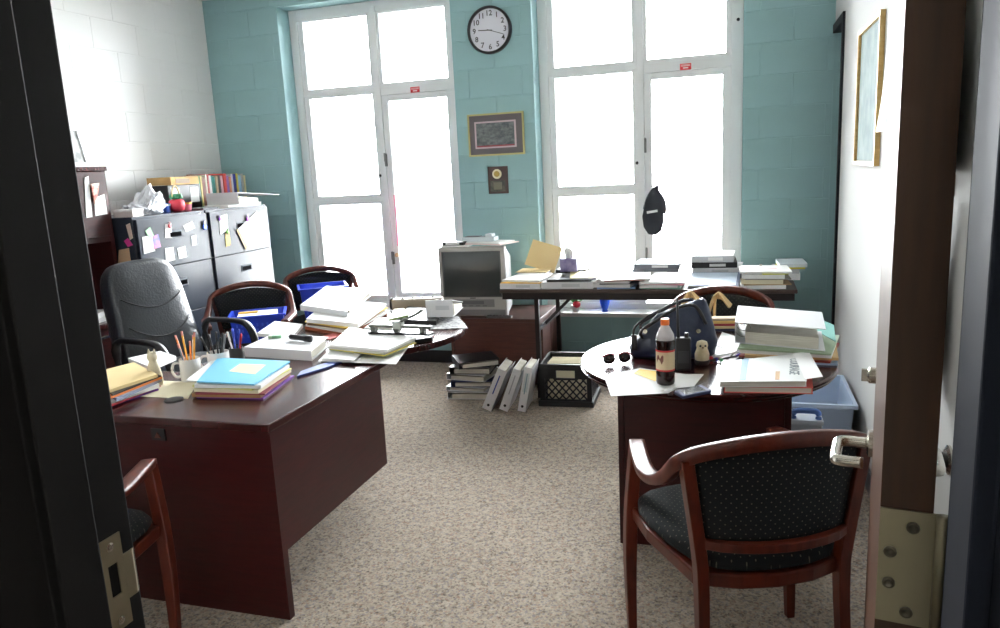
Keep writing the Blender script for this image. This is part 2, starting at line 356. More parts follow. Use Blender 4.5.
# ---------------------------------------------------------------- windows
RED = plain((206, 44, 52), .5)
for wi, (a, b) in enumerate(WIN):
    y0, y1 = .165, .24
    win = struct(B().box(a, b, -.018, .18, WZ0-.03, WZ0).obj('window_%d' % (wi+1), mat('sill_stone', (206, 208, 206), .4), recenter=False, bevel=.004))
    gl = [a+.114, a+.679, a+.785, b-.115]
    fr = B().box(a, gl[0]-.045, y0, y1, WZ0, WZ1).box(b-.078, b, y0, y1, WZ0, WZ1).box(gl[0]-.045, b-.078, y0, y1, WZ1-.085, WZ1).box(gl[0]-.045, b-.078, y0, y1, WZ0, WZ0+.045)
    fr.obj('outer_frame', WFRAME, win, bevel=.004)
    B().box(gl[1]+.035, gl[2]-.022, y0-.008, y1, WZ0+.03, WZ1-.04).obj('mullion', WFRAME, win, bevel=.004)
    xm0, xm1 = gl[1]+.03, gl[2]-.03
    B().box(a+.06, xm0+.01, y0+.004, y1, 2.152, 2.203).obj('rail', WFRAME, win, bevel=.003)
    B().box(a+.06, xm0+.01, y0+.004, y1, 1.29, 1.34).obj('rail', WFRAME, win, bevel=.003)
    B().box(xm1-.01, b-.07, y0+.002, y1, 2.122, 2.200).obj('rail', WFRAME, win, bevel=.003)
    def sash(x0, x1, z0, z1, name, ox, oz):
        # sash with its own frame: opening x0..x1, z0..z1 and outer border
        f = B().box(x0-ox, x0, y0+.012, y1-.01, z0-oz, z1+oz).box(x1, x1+ox, y0+.012, y1-.01, z0-oz, z1+oz).box(x0, x1, y0+.012, y1-.01, z1, z1+oz).box(x0, x1, y0+.012, y1-.01, z0-oz, z0)
        s_ = f.obj(name, WFRAME, win, bevel=.003)
        B().box(x0-.005, x1+.005, .198, .203, z0-.005, z1+.005).obj('pane', PANE, s_)
        return s_
    sash(gl[0], gl[1], 2.215, 2.735, 'sash', .052, .018); sash(gl[0], gl[1], 1.352, 2.14, 'sash', .052, .018); sash(gl[0], gl[1], .515, 1.275, 'sash', .052, .05)
    sash(gl[2], gl[3], 2.215, 2.735, 'sash', .052, .02)
    cs = sash(gl[2]+.03, gl[3]-.02, .54, 2.075, 'casement_sash', .068, .045)
    for z in (1.62, .83): B().box(gl[2]-.022, gl[2]-.008, y0-.022, y0, z-.05, z+.05).box(gl[2]-.019, gl[2]-.011, y0-.038, y0-.02, z-.012, z+.055).obj('latch', mat('pewter', (120, 122, 120), .4, metal=.6), cs)
    for z in (2.42, 1.5): B().lathe([(.012, 0), (.010, .012)], (0, 0, 0), 10, Mx((b-.035 if z > 2 else gl[1]+.03, y0+.002, z), (PI/2, 0, 0))).obj('bumper', BPLAST, win)
    xc = (gl[2]+gl[3])/2
    lb = B().box(xc-.038, xc+.038, y0-.001, y0+.003, 2.122, 2.164).obj('warning_label', RED, win)
    B().box(xc-.032, xc+.032, y0-.0016, y0-.001, 2.146, 2.150).box(xc-.032, xc+.032, y0-.0016, y0-.001, 2.154, 2.157).box(xc-.018, xc+.018, y0-.0016, y0-.001, 2.131, 2.139).obj('label_print', PAPER, lb)
# ground outside
struct(B().box(-40, 40, .6, 60, -.5, -.4).obj('ground_outside', mat('pale_concrete', (214, 214, 210), .9, var=.05)))

# ================================================================ FURNITURE
ZD = .72        # desk top
# ---- P-shaped desk with bridge (one U unit)
desk = thing('office_desk', 'dark cherry laminate desk with rounded peninsula end and covered in papers', 'desk', (-2.2, -2.9, 0))
oD = Vector((-2.2, -2.9, 0)); MD = Matrix.Translation(-oD)
top = [(-3.89, -3.455), (-1.795, -3.455), (-1.785, -2.52)] + arc(-2.14, -2.05, .50, -.78, PI*.86, 22) + [(-2.60, -2.40), (-2.60, -2.90), (-3.89, -2.90)]
B().prism(top, ZD-.03, ZD).obj('desk_top', CHERRYT, desk, bevel=.004, M=MD)
B().box(-3.88, -1.805, -3.44, -3.41, 0, ZD-.03).obj('front_panel', CHERRY, desk, M=MD)
B().box(-1.84, -1.805, -3.41, -2.62, .25, ZD-.03).obj('modesty_panel', CHERRY, desk, M=MD)
B().box(-2.60, -2.57, -3.41, -2.9, 0, ZD-.03).obj('support_panel', CHERRY, desk, M=MD)
B().box(-2.50, -2.25, -1.96, -1.93, 0, ZD-.03).obj('support_panel', CHERRY, desk, M=MD)
gp = Yp((157, 421), -3.44); gp.z = .655
gr = B().box(gp.x-.028, gp.x+.03, -3.446, -3.439, gp.z-.022, gp.z+.02).obj('cable_cover', BPLAST, desk, M=MD)
B().prism([(gp.x-.012, 0), (gp.x+.014, 0), (gp.x+.0, .02)], 0, .004).obj('cable_notch', plain((96, 52, 40)), gr, M=MD @ Matrix.Translation((0, -3.446, gp.z-.012)) @ Euler((PI/2, 0, 0)).to_matrix().to_4x4())
gq = Zp((174, 400), ZD)
B().lathe([(.034, 0), (.034, .004), (.026, .005)], (gq.x, gq.y, ZD), 20).obj('grommet', BPLAST, desk, M=MD)

# ---- credenza with hutch on the left wall
cr = thing('credenza', 'cherry credenza with tall hutch against the white wall', 'credenza', (-4.2, -2.6, 0)); MC = Matrix.Translation((4.2, 2.6, 0))
hx = -3.97; hy = -1.765; hz = 1.635
B().box(-4.465, -3.90, -3.62, hy, ZD-.03, ZD).obj('worktop', CHERRYT, cr, bevel=.003, M=MC)
B().box(-4.46, -3.93, hy-.03, hy-.005, 0, ZD-.03).box(-4.46, -3.93, -3.6, -3.57, 0, ZD-.03).box(-4.46, -4.43, -3.57, hy-.03, .05, ZD-.03).obj('carcass', CHERRY, cr, M=MC)
for k in range(2):
    dr = B().box(-3.955, -3.93, hy-.47, hy-.035, .06+.32*k, .06+.32*k+.31).obj('drawer', CHERRY, cr, bevel=.002, M=MC)
    B().box(-3.93, -3.913, hy-.32, hy-.19, .06+.32*k+.25, .06+.32*k+.262).obj('pull', CHROME, dr, M=MC)
B().box(-4.465, hx, hy-.03, hy, ZD, hz-.025).box(-4.465, hx, -3.62, -3.59, ZD, hz-.025).box(-4.465, -4.44, -3.59, hy-.03, ZD, hz-.025).obj('hutch_sides', CHERRY, cr, M=MC)
B().box(-4.465, hx+.012, -3.63, hy+.008, hz-.025, hz).obj('hutch_top', CHERRYT, cr, bevel=.003, M=MC)
B().box(-4.44, hx, -3.59, hy-.03, 1.19, 1.225).obj('hutch_shelf', CHERRY, cr, M=MC)
for k in range(3):
    y1 = hy-.032-.65*k
    hd = B().box(hx, hx+.018, y1-.645, y1, 1.225, hz-.03).obj('hutch_door', CHERRY, cr, bevel=.002, M=MC)
# pictures taped on the hutch door (they go with the door)
def on_x(p4, X, t, name, m, parent, Mw=None):
    q = [Xp(p, X) for p in p4]; return B().hexa([Vector((X, v.y, v.z)) for v in q], [Vector((X+t, v.y, v.z)) for v in q]).obj(name, m, parent, recenter=(parent is None), M=Mw)
HXF = hx+.018
tag(on_x([(94, 198), (104, 194), (107, 214), (95, 216)], HXF, .004, 'photo_print', PAPER, None), 'white bordered photo print on the hutch door', 'photo')
tag(on_x([(84, 178), (88, 176), (92, 217), (86, 218)], HXF, .004, 'paper_notice', PAPER, None), 'tall white notice on the hutch door beside the jamb', 'notice')
tag(on_x([(90, 184), (98, 183), (97, 192), (94, 204), (89, 202)][:4], HXF+.005, .01, 'red_ornament', mat('red_white_print', (206, 60, 52), .5, rgb2=(240, 220, 200), scale=30), None), 'small red and white ornament hung on the hutch door', 'ornament')
pf = thing('picture_frame', 'silver picture frame leaning on top of the hutch', 'picture frame', (-4.03, -1.86, hz+.001), rot=(0, 0, 0))
for b_, nm, m_ in ((B().box(-.006, .006, -.10, -.075, 0, .25).box(-.006, .006, .075, .10, 0, .25).box(-.006, .006, -.075, .075, 0, .03).box(-.006, .006, -.075, .075, .22, .25), 'frame', mat('silver_frame', (190, 192, 196), .35)), (B().box(-.004, .001, -.075, .075, .03, .22), 'photo', mat('photo_paper', (120, 124, 122), .5, rgb2=(200, 200, 196), scale=14))):
    b_.obj(nm, m_, pf, M=Mx((-.05, 0, .0), (0, -.2, 0)))
for i, (p4, z) in enumerate([([(92, 290), (118, 285), (124, 294), (96, 302)], .76)]):
    pass
for k, (x, y, a, lab) in enumerate([(-4.06, -2.05, .1, 'loose white papers on the credenza worktop under the hutch, lower sheaf'), (-4.05, -2.02, .35, 'loose white papers on the credenza worktop under the hutch, upper sheaf')]):
    tag(B().box(-.11, .11, -.14, .14, 0, .03).obj('paper_sheaf', PAPER, loc=(x, y, ZD+.031*k+.001), rot=(0, 0, a)), lab, 'papers')

# ---- filing cabinets
def cabinet(y0, y1, label):
    X0, X1, H = -4.43, -3.83, 1.325
    c = thing('file_cabinet', label, 'filing cabinet', ((X0+X1)/2, (y0+y1)/2, 0), group='lateral filing cabinets')
    w = y1-y0; hx_ = (X1-X0)/2
    B().box(-hx_, hx_-.02, -w/2, w/2, 0, H).obj('body', CAB, c, bevel=.004)
    for k in range(4):
        z0 = .04+k*.318; z1 = z0+.314
        dr = B().box(hx_-.02, hx_+.001, -w/2+.012, w/2-.012, z0, z1).obj('drawer', CAB, c, bevel=.003)
        B().box(hx_+.001, hx_+.004, -.06, .06, z0+.175, z0+.222).obj('label_holder', mat('cabinet_pull', (120, 124, 130), .9, spec=.05), dr)
        B().box(hx_+.004, hx_+.0055, -.052, .052, z0+.183, z0+.212).obj('finger_recess', mat('recess_black', (12, 12, 14), .95, spec=.0), dr)
    B().lathe([(.011, 0), (.011, .004)], (0, 0, 0), 12, Mx((hx_-.02, w/2-.05, H-.025), (0, PI/2, 0))).obj('lock', CHROME, c)
    return c
cabinet(-1.734, -1.066, 'charcoal filing cabinet nearer the hutch, with notes on its front and side')
cabinet(-1.054, -.345, 'charcoal filing cabinet in the corner by the window wall')

# ---- guest chair
def guest_chair(loc, rz, label):
    c = thing('guest_chair', label, 'chair', loc, rz, 'cherry guest chairs with dotted black upholstery')
    half = [(-.226, .262, .632), (-.252, .15, .638), (-.272, .03, .638), (-.270, -.05, .646), (-.264, -.125, .685), (-.240, -.205, .762), (-.135, -.262, .804), (0, -.282, .818)]
    path = spline(half + [(-x, y, z) for x, y, z in half[-2::-1]], 5)
    n = len(path)
    def sec(i):
        t = abs(i/(n-1)*2-1)               # 1 at arm tips, 0 at crest
        w = .0135 + (.024-.0135)*max(0, min(1, (t-.35)/.35)); h = .0175 + (.011-.0175)*max(0, min(1, (t-.35)/.35))
        return [(-w, -h), (-w*.6, -h*1.12), (w*.6, -h*1.12), (w, -h), (w, h), (w*.6, h*1.15), (-w*.6, h*1.15), (-w, h)]
    B().sweep(path, sec).obj('crest_rail', WOOD, c, smooth=True)
    for s in (-1, 1):
        lg = [(s*.268, .20, 0), (s*.268, .215, .2), (s*.258, .232, .42), (s*.234, .245, .628)]
        B().sweep(spline(lg, 4), lambda i: [(a*(.013+.006*min(1, i/6)), b_*(.013+.006*min(1, i/6))) for a, b_ in ((-1, -1), (1, -1), (1, 1), (-1, 1))], up=Vector((0, 1, 0))).obj('leg', WOOD, c, bevel=.004)
        bl = [(s*.205, -.265, 0), (s*.198, -.222, .2), (s*.196, -.203, .40), (s*.203, -.203, .50), (s*.234, -.206, .72), (s*.238, -.206, .76)]
        B().sweep(spline(bl, 4), lambda i: [(a*(.013+.003*min(1, i/8)), b_*(.015+.005*min(1, i/8))) for a, b_ in ((-1, -1), (1, -1), (1, 1), (-1, 1))], up=Vector((0, 1, 0))).obj('leg', WOOD, c, bevel=.004)
    # seat frame + cushion
    fp = [(-.255, .285), (-.19, -.255)]
    fl = [(-.258, .225), (-.14, .262), (0, .272), (.14, .262), (.258, .225), (.258, .07), (.212, -.19), (.1, -.232), (0, -.243), (-.1, -.232), (-.212, -.19), (-.258, .07)]
    B().prism(fl, .395, .437).obj('seat_frame', WOOD, c, bevel=.006)
    cu = B(); rings = [(1.0, .437), (1.02, .45), (1.01, .472), (.95, .488), (.75, .496), (.4, .499)]
    vs = []; nn = len(fl)
    for s_, z in rings: vs += [(x*s_, y*s_, z) for x, y in fl]
    fs = [(i*nn+k, i*nn+(k+1) % nn, (i+1)*nn+(k+1) % nn, (i+1)*nn+k) for i in range(len(rings)-1) for k in range(nn)] + [tuple((len(rings)-1)*nn+k for k in range(nn)), tuple(range(nn-1, -1, -1))]
    cu.add(vs, fs).obj('seat', FABS, c, smooth=True, sub=1)
    # upholstered back between the posts, follows the crest curve
    bk = B(); cols = 14; vs = []; zs = [.540, .555, .61, .67, .74, .775]
    for zi, z in enumerate(zs):
        t = (z-.54)/.235; wx = .196+.036*t; zt = z
        for k in range(cols+1):
            u = -1+2*k/cols; x = u*wx; y = -.205-.062*(1-u*u)**.8*(.85+.15*t); zc = z
            if zi == len(zs)-1: zc = .757+.038*(1-u*u)
            elif zi == len(zs)-2: zc = .71+.03*(1-u*u)
            vs.append((x, y, zc))
    C1 = cols+1; nv = len(vs); vs2 = [(x, y+.03, z) for x, y, z in vs]
    fs = [(i*C1+k, i*C1+k+1, (i+1)*C1+k+1, (i+1)*C1+k) for i in range(len(zs)-1) for k in range(cols)]
    fs2 = [tuple(nv+q for q in f[::-1]) for f in fs]
    rim = [k for k in range(C1)] + [i*C1+cols for i in range(1, len(zs))] + [(len(zs)-1)*C1+k for k in range(cols-1, -1, -1)] + [i*C1 for i in range(len(zs)-2, 0, -1)]
    fr_ = [(rim[i], rim[(i+1) % len(rim)], nv+rim[(i+1) % len(rim)], nv+rim[i]) for i in range(len(rim))]
    bk.add(vs+vs2, fs+fs2+fr_).obj('backrest', FABB, c, smooth=True)
    lr = [(-.194+.388*k/10, -.209-.06*(1-(-1+.2*k)**2)**.8, .528) for k in range(11)]
    B().sweep(lr, [(-.012, -.013), (.012, -.013), (.012, .013), (-.012, .013)]).obj('back_rail', WOOD, c, bevel=.003)
    return c
ch0 = guest_chair((-.318, -3.33, 0), .42, 'dotted black guest chair with cherry frame, nearest, back turned at the round table')
copy_tree(ch0, (-2.30, -3.93, 0), .22, 'cherry guest chair half hidden by the black jamb in front of the desk panel')
copy_tree(ch0, (-3.36, -1.36, 0), -2.60, 'cherry guest chair holding the nearer blue bin beside the filing cabinets')
copy_tree(ch0, (-3.27, -.60, 0), -2.55, 'cherry guest chair holding a blue bin close to the left window')
copy_tree(ch0, (-.46, -1.60, 0), 2.85, 'cherry guest chair on the far side of the round table')

# ---- executive chair
ex = thing('executive_chair', 'black leather high back swivel chair behind the desk', 'chair', (-3.25, -2.09, 0), -1.76)
for k in range(5):
    a = 2*PI*k/5+.3
    sp_ = B().sweep([(.03*math.cos(a), .03*math.sin(a), .12), (.30*math.cos(a), .30*math.sin(a), .075)], lambda i: [(-.026+.008*i, -.016), (.026-.008*i, -.016), (.02-.008*i, .016), (-.02+.008*i, .016)]).obj('base_spoke', BPLAST, ex)
    B().lathe([(.026, -.02), (.03, 0), (.026, .02)], (0, 0, 0), 14, Mx((.30*math.cos(a), .30*math.sin(a), .031), (PI/2, 0, a))).obj('caster', BPLAST, sp_, smooth=True)
B().lathe([(.03, .10), (.03, .28), (.022, .28), (.022, .40)], (0, 0, 0), 16).obj('gas_column', DKMET, ex)
B().box(-.12, .12, -.12, .12, .385, .42).obj('seat_plate', BPLAST, ex)
def cushion(name, w, h, t, rad, M, parent, m, taper=1.0):
    # rounded slab w (x) by h (z), thickness t (y), bulging
    b_ = B(); N = 40; vs = []; fs = []; lay = [(-t/2, .90), (-t*.42, .97), (-t*.2, 1.0), (t*.2, 1.0), (t*.42, .97), (t/2, .88), (t*.62, .6), (t*.66, .25)]
    for yy, s_ in lay:
        for k in range(N):
            a = 2*PI*k/N; ca, sa = math.cos(a), math.sin(a); e = .42
            x = math.copysign(abs(ca)**e, ca)*w/2; z = math.copysign(abs(sa)**e, sa)*h/2
            x *= 1-(1-taper)*(z/h+.5); vs.append((x*s_, yy, z*s_))
    for i in range(len(lay)-1):
        for k in range(N): fs.append((i*N+k, i*N+(k+1) % N, (i+1)*N+(k+1) % N, (i+1)*N+k))
    fs += [tuple(range(N-1, -1, -1)), tuple((len(lay)-1)*N+k for k in range(N))]
    return b_.add(vs, fs).obj(name, m, parent, smooth=True, M=M)
cushion('seat', .52, .50, .11, .1, Mx((0, .02, .475), (PI/2, 0, 0)), ex, LEATHER)
MB = Mx((0, -.28, .765), (.24, 0, 0)) 
bkr = cushion('backrest', .53, .68, .13, .1, MB @ Euler((0, 0, 0)).to_matrix().to_4x4(), ex, LEATHER, taper=.82)
for z0, dz in ((.13, -.075), (-.03, -.085)):
    ln = [(-.20+.40*k/14, (.0895-.016*(abs(k-7)/7)**2.2), z0+dz*(1-((k-7)/7)**2)) for k in range(15)]
    B().tube([MB @ Vector((x, y+.001, z)) for x, y, z in ln], .0035, 6).obj('seam', BPLAST, bkr, smooth=True)
for s in (-1, 1):
    ap = spline([(s*.25, -.20, .455), (s*.285, -.20, .52), (s*.295, -.20, .65), (s*.295, -.17, .70), (s*.295, -.10, .71), (s*.295, .08, .71), (s*.295, .16, .69), (s*.293, .205, .62), (s*.285, .215, .52), (s*.25, .20, .45)], 4)
    B().sweep(ap, [(.026*math.cos(2*PI*k/8), .016*math.sin(2*PI*k/8)) for k in range(8)], up=Vector((1, 0, 0)) if False else Vector((0, 0.01, 1))).obj('armrest', BPLAST, ex, smooth=True)

# ---- round table
tc_ = Vector((-.455, -2.47, 0)); R_ = .487; ZR = .73
rt = thing('round_table', 'round dark cherry table with grooved edge, piled with bag and books', 'table', tc_)
prof = [(R_-.03, ZR-.036), (R_-.012, ZR-.034), (R_-.008, ZR-.030), (R_-.012, ZR-.026), (R_-.002, ZR-.022), (R_, ZR-.018), (R_-.006, ZR-.014), (R_, ZR-.010), (R_, ZR-.003), (R_-.003, ZR)]
B().lathe(prof, (0, 0, 0), 72).obj('table_top', CHERRYT, rt)
B().prism([(-.305, -.185), (.305, -.185), (.305, .185), (-.305, .185)], .0, ZR-.036).obj('base_box', CHERRY, rt, bevel=.003)
for s in (-1, 1): B().box(s*.305-.012, s*.305+.012, -.19, .19, .0, ZR-.037).obj('end_panel', CHERRY, rt, bevel=.002)

# ---- folding table under the right window
ZT = .74
ft = thing('folding_table', 'long brown folding table covered in paperwork under the right window', 'table', (-.9, -.50, 0))
B().box(-.90, .90, -.38, .38, ZT-.022, ZT).obj('table_top', TABLEB, ft, bevel=.004)
B().box(-.885, .885, -.372, -.355, ZT-.065, ZT-.022).box(-.885, .885, .355, .372, ZT-.065, ZT-.022).box(-.885, -.868, -.355, .355, ZT-.065, ZT-.022).box(.868, .885, -.355, .355, ZT-.065, ZT-.022).obj('apron', DKMET, ft)
for s in (-1, 1):
    for y in (-.30, .30):
        lg = B().box(s*.675-.014, s*.675+.014, y-.014, y+.014, 0, ZT-.03).obj('leg', DKMET, ft)
    B().box(s*.675-.012, s*.675+.012, -.286, .286, .12, .145).obj('cross_bar', DKMET, ft)
    B().sweep([(s*.675, -.12, .46), (s*.44, -.12, ZT-.05)], [(-.008, -.01), (.008, -.01), (.008, .01), (-.008, .01)]).obj('brace', DKMET, ft)
    B().box(s*.675-.012, s*.675+.012, -.286, .286, .45, .472).obj('cross_bar', DKMET, ft)

# ---- low cabinet with the television
lc = thing('low_cabinet', 'low walnut cabinet under the television', 'cabinet', (-1.935, -.36, 0))
w2, d0, d1, H2 = .325, -.26, .26, .495
B().box(-w2, w2, d0-.01, d1, H2-.025, H2).obj('cabinet_top', TVWOOD, lc, bevel=.002)
B().box(-w2, -w2+.02, d0, d1, 0, H2-.025).box(w2-.02, w2, d0, d1, 0, H2-.025).box(-w2+.02, w2-.02, d1-.015, d1, 0, H2-.025).box(-w2+.02, w2-.02, d0+.03, d1-.015, .05, .07).obj('carcass', TVWOOD, lc)
B().box(-w2+.022, w2-.022, d0+.012, d0+.03, .03, H2-.03).obj('front_panel', TVWOOD, lc)
for k in range(2):
    dr = B().box(w2, w2+.012, d0+.03+.245*k, d0+.265+.245*k, .05, H2-.04).obj('side_panel', TVWOOD, lc, bevel=.003)
tv = thing('television', 'grey tube television with built in video deck and papers on top', 'television', (-2.10, -.53, H2+.001), .04)
tw, th = .242, .49
b_ = B().box(-tw, tw, -.03, .03, .0, th); b_.obj('front_bezel', TVGREY, tv, bevel=.008)
B().hexa([(-tw+.006, .03, .005), (tw-.006, .03, .005), (tw-.05, .33, .02), (-tw+.05, .33, .02)], [(-tw+.006, .03, th-.01), (tw-.006, .03, th-.01), (tw-.05, .33, th-.10), (-tw+.05, .33, th-.10)]).obj('rear_shell', mat('tv_light_grey_plastic', (172, 172, 174), .45), tv, bevel=.008)
sv = []; sf = []; nx, nz = 12, 10
for j in range(nz+1):
    for i in range(nx+1):
        u, v = -1+2*i/nx, -1+2*j/nz; sv.append((u*(tw-.038), -.0335-.012*(1-u*u)*(1-v*v)**.5 if abs(v) < 1 else -.0335, .30+v*.155))
for j in range(nz):
    for i in range(nx): sf.append((j*(nx+1)+i, j*(nx+1)+i+1, (j+1)*(nx+1)+i+1, (j+1)*(nx+1)+i))
B().add(sv, sf).obj('screen', SCREEN, tv, smooth=True)
B().box(-tw+.032, tw-.032, -.036, -.03, .452, .459).box(-tw+.032, tw-.032, -.036, -.03, .139, .146).box(-tw+.030, -tw+.038, -.036, -.03, .139, .459).box(tw-.038, tw-.030, -.036, -.03, .139, .459).obj('screen_rim', mat('tv_dark_rim', (64, 64, 66), .4), tv)
vd = B().box(-.155, .155, -.034, -.03, .068, .122).obj('video_deck', mat('tv_mid_grey', (128, 128, 128), .5), tv)
B().box(-.10, .08, -.036, -.034, .088, .112).obj('tape_flap', mat('tv_grey_dark', (100, 100, 102), .45), vd)
for k in range(5): B().box(-.13+.05*k, -.10+.05*k, -.036, -.034, .074, .081).obj('button', mat('tv_grey_dark', (100, 100, 102), .45), vd)
B().box(-tw+.01, tw-.01, -.034, -.03, .012, .05).obj('lower_grille', mat('tv_mid_grey', (128, 128, 128), .5), tv)
B().box(-.02, .02, -.0345, -.03, .128, .134).obj('maker_badge', mat('tv_dark_rim', (64, 64, 66), .4), tv)
ca = thing('remote_control', 'dark remote control lying on the low cabinet in front of the television', 'remote', (-1.90, -.597, H2+.001), .05)
B().box(-.09, .09, -.016, .016, 0, .016).obj('case', plain((92, 92, 94)), ca, bevel=.003)
for k in range(6): B().box(-.07+.024*k, -.055+.024*k, -.008, .008, .016, .018).obj('button', BPLAST, ca)

# ================================================================ CLUTTER HELPERS
def quad(p4, z): return [Zp(p, z) for p in p4]
def flat(name, label, cat, p4, z0, t, m, bevel=0, group=None):
    q = quad(p4, z0+t)
    o = B().prism([(v.x, v.y) for v in q], z0, z0+t).obj(name, m, bevel=bevel); return tag(o, label, cat, group)
def sheet_pile(p4, z0, layers, jit=.05, seed=1):
    # layers bottom -> top: (name, label, category, material, thickness); p4 = outline of the top face
    rnd = random.Random(seed); H = sum(l[4] for l in layers); q = quad(p4, z0+H); c = sum(q, Vector())/len(q); z = z0; out = []
    for nm, lab, cat, m, t in layers:
        a = rnd.uniform(-jit, jit); s = rnd.uniform(.95, 1.0); dx, dy = rnd.uniform(-.008, .008), rnd.uniform(-.008, .008)
        poly = []
        for v in q:
            d = v-c; poly.append((c.x+dx+s*(d.x*math.cos(a)-d.y*math.sin(a)), c.y+dy+s*(d.x*math.sin(a)+d.y*math.cos(a))))
        if nm in ('book', 'hardback_book') or t > .018 and nm != 'paper_sheaf':
            th = thing(nm, lab, cat, (c.x, c.y, z)); Mz = Matrix.Translation((-c.x, -c.y, -z)); k = .0018
            inn = [(c.x+dx+(x-c.x-dx)*.965, c.y+dy+(y-c.y-dy)*.965) for x, y in poly]
            B().prism(poly, z, z+k).prism(poly, z+t-k-.0004, z+t-.0004).obj('cover', m, th, M=Mz)
            B().prism(inn, z+k, z+t-k-.0004).obj('pages', PAGES, th, M=Mz); out.append(th)
        else:
            out.append(tag(B().prism(poly, z, z+t-.0004).obj(nm, m), lab, cat))
        z += t
    return z, out
def binder_quad(label, p4, z0, t, m, spine_open=True, name='ring_binder', pages=.75, lab_m=None, tilt=None):
    # p4 corners of the top cover; p4[0]-p4[1] is the spine edge
    q = [Vector((v.x, v.y, 0)) for v in quad(p4, z0+t)]; c = sum(q, Vector())/4
    th = thing(name, label, 'binder', (c.x, c.y, z0)); Mz = Matrix.Translation((-c.x, -c.y, -z0)); k = .003
    e = (q[3]-q[0]).normalized()*k; e2 = (q[2]-q[1]).normalized()*k
    P = lambda vs: [(v.x, v.y) for v in vs]
    b_ = B().prism(P(q), z0, z0+k).prism(P(q), z0+t-k, z0+t).prism(P([q[0], q[1], q[1]+e2, q[0]+e]), z0+k, z0+t-k)
    b_.obj('cover', m, th, M=Mz)
    f = lambda a, b: q[0]*(1-a)*(1-b)+q[1]*a*(1-b)+q[2]*a*b+q[3]*(1-a)*b
    B().prism(P([f(.03, .12), f(.97, .12), f(.97, .93), f(.03, .93)]), z0+k, z0+k+(t-2*k)*pages).obj('pages', PAGES, th, M=Mz)
    for a in (.2, .5, .8):
        pc = f(a, .09); d = (q[1]-q[0]).normalized(); s = Vector((-d.y, d.x, 0)); r = min(t*.4, .03)
        B().tube([pc+s*r*math.cos(2*PI*i/14)+Vector((0, 0, z0+t/2+r*math.sin(2*PI*i/14))) for i in range(14)], .0016, 6, closed=True, up=d).obj('ring', CHROME, th, smooth=True, M=Mz)
    if lab_m:
        g0 = q[0]-e*.25; d = q[1]-q[0]
        B().add([g0+d*.12+Vector((0, 0, z0+t*.2)), g0+d*.5+Vector((0, 0, z0+t*.2)), g0+d*.5+Vector((0, 0, z0+t*.8)), g0+d*.12+Vector((0, 0, z0+t*.8))], [(0, 1, 2, 3)]).obj('spine_label', lab_m, th, M=Mz)
    return th
def binder_box(label, t, d, h, loc, rot, m, lab=None, pages=.8, name='ring_binder', stripe=None, k=.003):
    # local: spine at y=0 facing -y, thickness x (0..t), height z (0..h), body towards +y
    th = thing(name, label, 'binder', (loc[0], loc[1], loc[2]+t*math.sin(rot.y)), rot=rot)
    B().box(0, t, 0, k, 0, h).box(0, k, k, d, 0, h).box(t-k, t, k, d, 0, h).obj('cover', m, th)
    B().box(k, k+(t-2*k)*pages, .025, d-.012, .006, h-.006).obj('pages', PAGES, th)
    for z in (.2, .5, .8): B().tube([(t/2+t*.36*math.cos(2*PI*i/12), .016+.012*math.sin(2*PI*i/12), h*z) for i in range(12)], .0016, 6, closed=True).obj('ring', CHROME, th)
    if lab: B().box(t*.2, t*.8, -.0008, 0, h*.45, h*.88).obj('spine_label', lab, th)
    if stripe: B().box(t*.42, t*.55, -.0014, -.0008, h*.4, h*.86).obj('spine_print', stripe, th)
    B().lathe([(.009, 0), (.009, .0008)], (0, 0, 0), 12, Mx((t/2, -.0001, h*.12), (PI/2, 0, 0))).obj('finger_hole', BPLAST, th)
    return th
def book(label, t, d, h, loc, rot, m, name='book', group=None):
    th = thing(name, label, 'book', loc, rot=rot, group=group)
    B().box(0, .002, 0, d, 0, h).box(t-.002, t, 0, d, 0, h).box(.002, t-.002, 0, .002, 0, h).obj('cover', m, th)
    B().box(.002, t-.002, .002, d-.004, .003, h-.003).obj('pages', PAGES, th)
    return th
def C(r, g_, b_, rough=.55): return plain((r, g_, b_), rough)
STEEL = mat('punch_grey_metal', (92, 94, 88), .4, metal=.4)
PURPLE, ORANGE, MAROON = C(112, 52, 150), C(214, 120, 50), C(128, 30, 52)

# ================================================================ ON THE WALLS
# clock
ck = thing('wall_clock', 'round black rimmed wall clock on the teal pillar', 'clock', (-2.055, -.0, 2.49), rot=(PI/2, 0, 0))
B().lathe([(.165, 0), (.165, .03), (.158, .036), (.148, .03), (.148, .012)], (0, 0, 0), 56).obj('rim', mat('clock_black_rim', (40, 38, 40), .4), ck, smooth=False)
B().lathe([(.15, 0), (.15, .013)], (0, 0, 0.0), 48).obj('face', mat('clock_face_white', (226, 226, 234), .5), ck)
for h_ in range(1, 13):
    a = PI/2-h_*PI/6; text(str(h_), .052, BPLAST, ck, Mx((.116*math.cos(a), .116*math.sin(a), .0138)), 'numeral')
for ang, ln, w_, nm in ((277, .055, .006, 'hour_hand'), (109, .105, .004, 'minute_hand')):
    a = PI/2-math.radians({'hour_hand': 273, 'minute_hand': 109}[nm]); ln = {'hour_hand': .085, 'minute_hand': .11}[nm]
    B().box(-.02, ln, -w_/2, w_/2, .0155, .017, Mx((0, 0, 0), (0, 0, a))).obj(nm, BPLAST, ck)
